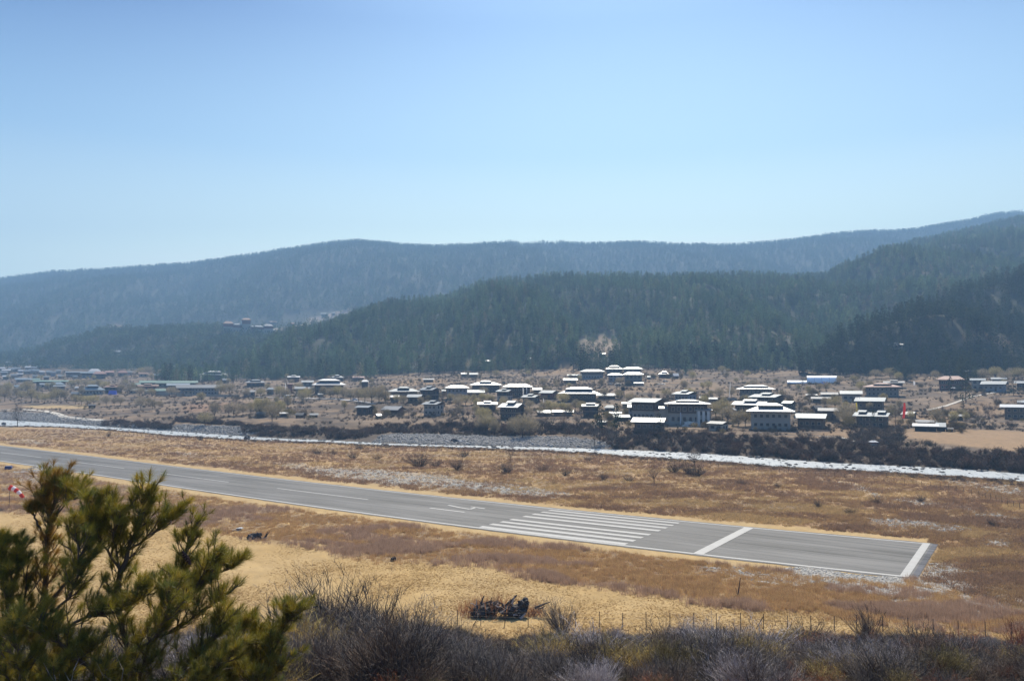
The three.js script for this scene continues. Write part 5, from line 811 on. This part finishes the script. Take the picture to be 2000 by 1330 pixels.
[[722, 744, 770], [752, 752, 790], [1750, 790, 833], [1883, 782, 812], [1535, 762, 776], [372, 786, 812], [1520, 764, 782]].forEach(([px, a, b], i) => { const h = hit(px, b), H = (b - a) * h.mpp, g = thing('utility_pole', `thin dark utility pole, ${nth(i, 7)} of the village poles`, 'pole', [h.x, h.y, -h.D], 0, 'village utility poles'); part('pole', new Tri().bar([0, -.3, 0], [0, H, 0], .13, .09, 6).geo(), postMat, g); box('crossarm', postMat, g, [1.4, .12, .12], [0, H * .93, .12]); });
// the rest
{ const h = hit(1707, 876), m = h.mpp, g = thing('shrine', 'small whitewashed shrine at the end of the curving path on the bank', 'shrine', [h.x, h.y, -h.D], .1); box('base', MAT.stone, g, [2.9, 1.0, 2.4], [0, .3, 0]); box('body', MAT.white, g, [2.1, 1.7, 1.8], [0, 1.6, 0]); box('red_band', MAT.redwall, g, [2.15, .3, 1.85], [0, 2.25, 0]); const r = part('roof', ROOF.hip, MAT.silver, g); r.scale.set(2.9, .6, 2.6); r.position.y = 2.55; part('finial', new THREE.ConeGeometry(.14, .6, 8), MAT.frame, g).position.y = 3.35; }
{ const h = hit(693, 783), g = thing('parked_car', 'small pale blue-white car on the road under the willows', 'car', [h.x, h.y + .35, -h.D], -.25), b = std(.55, .6, .72, { roughness: .3 }); const s = new THREE.Shape([[-2, .35], [2, .35], [2.05, .8], [1.2, .95], [.6, 1.5], [-1.1, 1.5], [-1.75, .95], [-2.05, .85]].map(p => new THREE.Vector2(...p))), e = new THREE.ExtrudeGeometry(s, { depth: 1.5, bevelSize: .06, bevelThickness: .06, bevelSegments: 2 }); e.translate(0, 0, -.75); part('body', e, b, g); box('side_window', MAT.glass, g, [1.5, .38, 1.66], [-.3, 1.2, 0]); for (const a of [-1.25, 1.25]) for (const c of [-.72, .72]) { const w = part('wheel', new THREE.CylinderGeometry(.34, .34, .22, 16), MAT.black, g); w.rotation.x = Math.PI / 2; w.position.set(a, .34, c); } }
function tent(px, py, w, hgt, c, label) { const h = hit(px, py), g = thing('tarpaulin', label, 'tarpaulin', [h.x, h.y, -h.D], .2); const a = part('cloth', ATTIC, c, g); a.scale.set(w, hgt, w * .8); part('ridge_pole', new Tri().bar([-w * .55, hgt, 0], [w * .55, hgt, 0], .05, .05).geo(), MAT.frame, g); }
tent(1611, 751, 4.5, 2.2, std(.03, .2, .62), 'bright blue tarpaulin tent in front of the greenhouse tunnels'); tent(219, 771, 7, 4.2, std(.10, .12, .5), 'violet-blue tarpaulin hung before the rust-roofed house at left');
{ const h = hit(1864, 765), g = thing('parasol', 'white parasol in front of the red-roofed house at upper right', 'parasol', [h.x, h.y, -h.D]); part('pole', new Tri().bar([0, 0, 0], [0, 3.2, 0], .06, .06, 6).geo(), MAT.timber, g); part('canopy', new THREE.ConeGeometry(1.9, 1.0, 8, 1, true), leafy(.8, .8, .8, .3), g).position.y = 3.0; }
{ const h = hit(1217, 777), m = h.mpp, g = thing('water_tank', 'dark water tank on a tall stand above the middle houses', 'water tank', [h.x, h.y, -h.D]); const H = 22 * m; for (const a of [-.8, .8]) for (const c of [-.8, .8]) part('leg', new Tri().bar([a * 1.2, -.3, c * 1.2], [a, H * .62, c], .12, .1, 4).geo(), MAT.dark, g); part('tank', new THREE.CylinderGeometry(1.25, 1.25, H * .36, 16), MAT.black, g).position.y = H * .8; }
[[1350, 832, 9, 2.0, 'pale sand heap in front of the white prayer flags'], [1208, 752, 7, 1.8, 'long pale sand heap below the forest-edge buildings'], [1192, 751, 4, 1.6, 'round pale sand heap below the forest-edge buildings'], [1290, 751, 9, 1.2, 'pale rubble heap below the hip-roofed hut at the forest edge'], [1300, 745, 6, 1.2, 'small pale rubble heap nearer the forest edge']].forEach(([px, py, w, H, label], i) => { const h = hit(px, py), g = thing('sand_heap', label, 'heap', [h.x, h.y, -h.D]), l = part('heap', lump(1, i * 11 + 1, 1), std(.5, .45, .39), g); l.scale.set(w / 2, H, w / 3); });
[[305, 372, 771, 3], [300, 298, 770, 0], [310, 328, 773, 2.4], [345, 375, 774, 2.4], [398, 465, 775, 2], [575, 600, 775, 2.4], [1450, 1475, 782, 2.2], [1395, 1440, 782, 2]].filter(r => r[3]).forEach(([a, b, y, H], i, all) => { const p = hit(a, y), q = hit(b, y); if (!p || !q) return; const n = Math.hypot(q.x - p.x, q.D - p.D), g = thing('courtyard_wall', `low whitewashed wall, ${nth(i, all.length)} of the village walls`, 'wall', [(p.x + q.x) / 2, (p.y + q.y) / 2, -(p.D + q.D) / 2], Math.atan2(q.D - p.D, q.x - p.x), 'low village walls'); box('wall', MAT.white, g, [n, H, .5], [0, H / 2 - .4, 0]); box('coping', MAT.stone, g, [n + .2, .15, .7], [0, H - .32, 0]); });
{ // string of small flags along the bank under the big house
  const a = hit(1494, 835), b = hit(1555, 838), c = hit(1618, 845), g = thing('flag_string', 'string of small white flags along the bank before the stacked-roof house', 'flag string'); const P = k => k < .5 ? [mix(a.x, b.x, k * 2), mix(a.y, b.y, k * 2) + 1.2 - Math.sin(k * 2 * Math.PI) * .4, -mix(a.D, b.D, k * 2) + 1] : [mix(b.x, c.x, k * 2 - 1), mix(b.y, c.y, k * 2 - 1) + 1.2 - Math.sin((k * 2 - 1) * Math.PI) * .4, -mix(b.D, c.D, k * 2 - 1) + 1];
  const t = new Tri(); for (let i = 0; i < 24; i++) t.bar(P(i / 24), P((i + 1) / 24), .025, .025); part('cord', t.geo(), MAT.frame, g);
  for (let i = 0; i < 40; i++) { const p = P((i + .5) / 40), f = box('small_flag', MAT.white, g, [.55, .5, .02], [p[0], p[1] - .25, p[2]]); f.rotation.y = rr(-.5, .5); }
  for (const k of [0, .5, 1]) { const p = P(k); part('stake', new Tri().bar([p[0], p[1] - 1.8, p[2]], [p[0], p[1] + .1, p[2]], .05, .05, 5).geo(), postMat, g); }
}
// ------------------------------------------------------------------ foreground pine
const needleTuft = (() => { const t = new Tri(); for (let i = 0; i < 46; i++) { const a = rr(0, 6.28), k = Math.pow(rnd(), .6) * .95, s = rr(-.35, .12), d = norm([Math.sin(k) * Math.cos(a), Math.cos(k), Math.sin(k) * Math.sin(a)]), L = rr(.7, 1.08), b = [0, s, 0], m = add(b, d, L * .55), e = add(m, norm(add(d, [0, -.18, 0])), L * .5), w = .012, q = rr(0, 3.14), c = Math.cos(q) * w, z = Math.sin(q) * w, sh = rr(.75, 1.25); t.q([b[0] - c, b[1], b[2] - z], [b[0] + c, b[1], b[2] + z], [m[0] + c, m[1], m[2] + z], [m[0] - c, m[1], m[2] - z], sh); t.t([m[0] - c, m[1], m[2] - z], [m[0] + c, m[1], m[2] + z], e, sh); } return t.geo(); })();
const needleMat = leafy(1, 1, 1, .48, { vertexColors: true, roughness: .75, specularIntensity: .6 });
function foregroundPine(name, label, leaders, base, o) {
  const g = thing(name, label, 'pine tree', base), tufts = [], loc = ([px, py, D]) => { const { u, t } = ray(px - (o.dx || 0), py + (o.dy || 0)); return [u * D - base[0], EYE + t * D - base[1], -D - base[2]]; };
  const wood = std(.10, .072, .05), put = (p, d, s, dry) => { const v = norm(d), q = new THREE.Quaternion().setFromUnitVectors(TOPAX, new THREE.Vector3(...v)), e = new THREE.Euler().setFromQuaternion(q); const k = rnd(), w = rr(.7, 1.35), c = dry && k < .6 ? [.34, .19, .04] : k < .6 ? [.26, .225, .022] : k < .8 ? [.14, .155, .028] : [.40, .29, .03]; tufts.push([...p, s, s, e.y, c[0] * w, c[1] * w, c[2] * w, e.x, e.z]); };
  leaders.forEach((pts, li) => {
    const dry = pts.dry, w = pts.p.map(loc), r0 = pts.r || .03, t = new Tri(), path = [];
    for (let i = 1; i < w.length; i++) { const n = 5; for (let j = 0; j < n; j++) path.push([0, 1, 2].map(x => mix(w[i - 1][x], w[i][x], j / n) + (j ? rr(-.012, .012) : 0))); } path.push(w[w.length - 1]);
    for (let i = 1; i < path.length; i++) t.bar(path[i - 1], path[i], mix(r0, .006, (i - 1) / path.length), mix(r0, .006, i / path.length), 6);
    for (let i = Math.floor(path.length * (pts.from || .3)); i < path.length; i++) {
      const f = i / path.length, d = norm(add(path[Math.min(i, path.length - 1)], path[Math.max(0, i - 1)], -1));
      const shoots = f > .96 ? 2 : o.dense;
      for (let k = 0; k < shoots; k++) {
        const a = rr(0, 6.28), out = [Math.cos(a) + .25, rr(.1, .7), Math.sin(a)], sd = norm(add(norm(out), d, .75)), L = (pts.s || 1) * rr(.12, .36) * (1.25 - .6 * f) * o.long, mid = add(path[i], sd, L * .5), end = add(mid, norm(add(sd, [.1, .5, 0])), L * .55);
        t.bar(path[i], mid, .007, .005, 4).bar(mid, end, .005, .003, 4);
        put(end, norm(add(sd, [.15, .6, 0])), rr(.075, .115), dry);
        for (let m = 0; m < 4; m++) { const q = mix3(m < 2 ? path[i] : mid, m < 2 ? mid : end, rr(.3, 1)), e2 = add(q, norm(add(sd, [rr(-1, 1), rr(-.1, .9), rr(-1, 1)])), L * rr(.2, .5)); t.bar(q, e2, .004, .0025, 3); put(e2, norm(add([e2[0] - q[0], e2[1] - q[1], e2[2] - q[2]], [.02, .05, 0])), rr(.07, .11), dry); }
      }
    }
    put(path[path.length - 1], norm(add([.1, 1, 0], norm(add(w[w.length - 1], w[w.length - 2], -1)))), .09, dry);
    part(li ? 'branch' : 'trunk', t.geo(), wood, g);
  });
  instanced('needles', needleTuft, needleMat, tufts, g);
  return { g, loc };
}
function mix3(a, b, k) { return [0, 1, 2].map(i => mix(a[i], b[i], k)); }
{
  const base = [-3.5, 24.2, -7.8];
  const P = (p, r, o = {}) => ({ p, r, ...o });
  const { g, loc } = foregroundPine('young_pine', 'large young pine with long olive needles filling the lower left corner', [
    P([[292, 1560, 7.7], [288, 1360, 7.65], [268, 1255, 7.7], [236, 1140, 7.8], [262, 1050, 7.8], [290, 985, 7.8], [298, 944, 7.8]], .05),
    P([[95, 1560, 8.2], [92, 1300, 8.1], [98, 1165, 8], [104, 1060, 8], [110, 985, 8], [128, 918, 8]], .042, { dry: 1, from: .25 }),
    P([[103, 1030, 8], [84, 990, 7.95], [72, 972, 7.9]], .012, { dry: 1, from: .7, s: .4 }), P([[108, 1000, 8], [106, 960, 8.05], [104, 922, 8.1]], .01, { dry: 1 }), P([[110, 1000, 8], [138, 962, 8], [156, 944, 8]], .01, { from: .6 }),
    P([[262, 1050, 7.8], [312, 1015, 7.9], [342, 985, 7.95]], .014), P([[250, 1090, 7.8], [215, 1040, 7.7], [192, 975, 7.6]], .014), P([[245, 1100, 7.8], [235, 1030, 7.7], [238, 978, 7.6]], .012),
    P([[268, 1255, 7.7], [330, 1150, 7.95], [372, 1080, 8.05], [386, 1010, 8.1]], .024), P([[300, 1220, 7.8], [372, 1150, 8], [430, 1095, 8.1], [462, 1082, 8.1]], .02), P([[330, 1180, 7.8], [390, 1130, 7.8], [432, 1065, 7.8]], .016), P([[280, 1240, 7.6], [380, 1190, 7.6], [445, 1140, 7.7]], .016),
    P([[98, 1165, 8], [160, 1090, 7.8], [188, 1020, 7.7], [196, 975, 7.7]], .018), P([[98, 1180, 8], [150, 1140, 7.6], [170, 1080, 7.4], [160, 1010, 7.4]], .016), P([[95, 1230, 8], [180, 1180, 7.4], [240, 1170, 7.2], [300, 1130, 7.2]], .018, { from: .15 }),
    P([[20, 1560, 7.6], [32, 1250, 7.6], [28, 1150, 7.6], [10, 1070, 7.7], [6, 1045, 7.7]], .03, { s: .7 }), P([[30, 1180, 7.6], [44, 1095, 7.7], [50, 1045, 7.7]], .014, { s: .6 }), P([[30, 1240, 7.6], [-30, 1150, 7.6], [-60, 1060, 7.6]], .016), P([[90, 1290, 8], [60, 1200, 7.8], [64, 1110, 7.8]], .014),
    P([[288, 1360, 7.65], [200, 1290, 7.2], [130, 1230, 7.0], [80, 1200, 6.9]], .022, { from: .1 }), P([[288, 1370, 7.65], [360, 1290, 7.4], [420, 1230, 7.4], [450, 1180, 7.5]], .022, { from: .2 }), P([[288, 1400, 7.6], [370, 1350, 7.2], [430, 1290, 7.2], [470, 1250, 7.2]], .02, { from: .15 }), P([[92, 1330, 8], [20, 1290, 7.2], [-40, 1240, 7.0]], .02, { from: .1 }), P([[280, 1320, 7.6], [300, 1240, 7.3], [330, 1190, 7.2], [350, 1130, 7.2]], .016, { from: .1 }), P([[92, 1350, 8], [140, 1290, 7.3], [190, 1240, 7.1]], .016, { from: .1 }), P([[60, 1420, 7.4], [40, 1330, 7.1], [60, 1270, 7], [30, 1210, 6.9]], .018, { from: .1 }), P([[200, 1460, 7.2], [190, 1350, 7.1], [230, 1290, 7]], .018, { from: .1 }), P([[350, 1480, 7.2], [340, 1370, 7.1], [380, 1310, 7]], .018, { from: .1 }), P([[150, 1460, 7], [110, 1360, 6.9], [120, 1290, 6.9]], .018, { from: .1 }),
  ], base, { dense: 3, long: .9, dx: 14, dy: 26 });
  for (const [px, py, D] of [[378, 1050, 7.85], [386, 1128, 7.7]]) { const q = loc([px, py, D]), t = new Tri(); for (let i = 0; i < 40; i++) { const k = i / 40, a = i * 2.4, r = .022 * Math.sin(Math.PI * (k * .85 + .1)); t.bar([q[0] + (k - .5) * .08 + Math.cos(a) * r * .3, q[1] - k * .13, q[2] + Math.sin(a) * r * .3], [q[0] + (k - .5) * .08 + Math.cos(a) * r * 1.5, q[1] - k * .13 - .012, q[2] + Math.sin(a) * r * 1.5], .009, .005, 4); } part('pine_cone', t.geo(), std(.09, .045, .035), g); }
  foregroundPine('young_pine', 'smaller bright green young pine at the right foot of the large one', [
    P([[500, 1560, 8.6], [505, 1360, 8.6], [530, 1260, 8.6], [560, 1200, 8.6], [572, 1184, 8.6]], .03, { from: .2 }), P([[505, 1380, 8.6], [470, 1290, 8.5], [460, 1230, 8.5], [470, 1205, 8.5]], .018, { from: .2 }), P([[505, 1360, 8.6], [500, 1270, 8.7], [500, 1215, 8.7]], .016, { from: .2 }), P([[510, 1330, 8.6], [545, 1290, 8.4], [520, 1240, 8.4]], .014, { from: .2 }), P([[500, 1420, 8.5], [440, 1350, 8.2], [440, 1300, 8.2]], .018, { from: .2 }), P([[500, 1430, 8.5], [500, 1340, 8.1], [480, 1300, 8.1]], .014, { from: .2 }),
  ], [-2.85, 23.6, -8.6], { dense: 3, long: .8, dy: 16 });
  // dead twigs in front of the pines, bottom left
  [[60, 6.6, 1.55, 4, 'pale', 'tangle of pale dead twigs in the bottom left corner'], [185, 6.8, 1.6, 1, 'pale', 'pale dead twigs at the bottom edge in front of the pine trunk'], [300, 7.0, 1.45, 4, 'grey', 'grey dead twigs at the bottom edge right of the pine trunk']].forEach(([px, D, H, v, c, label]) => { const x = (px - 1000) / F * D, y = groundH(x, D), q = thing('dead_twigs', label, 'dead shrub', [x, y, -D], rr(0, 6)); const room = EYE + ray(px, 1268).t * D - y; q.scale.set(1.2, room, 1.2); part('twigs', SH[v], shMat(SC[c]), q); });
}
renderer.render(scene, camera);
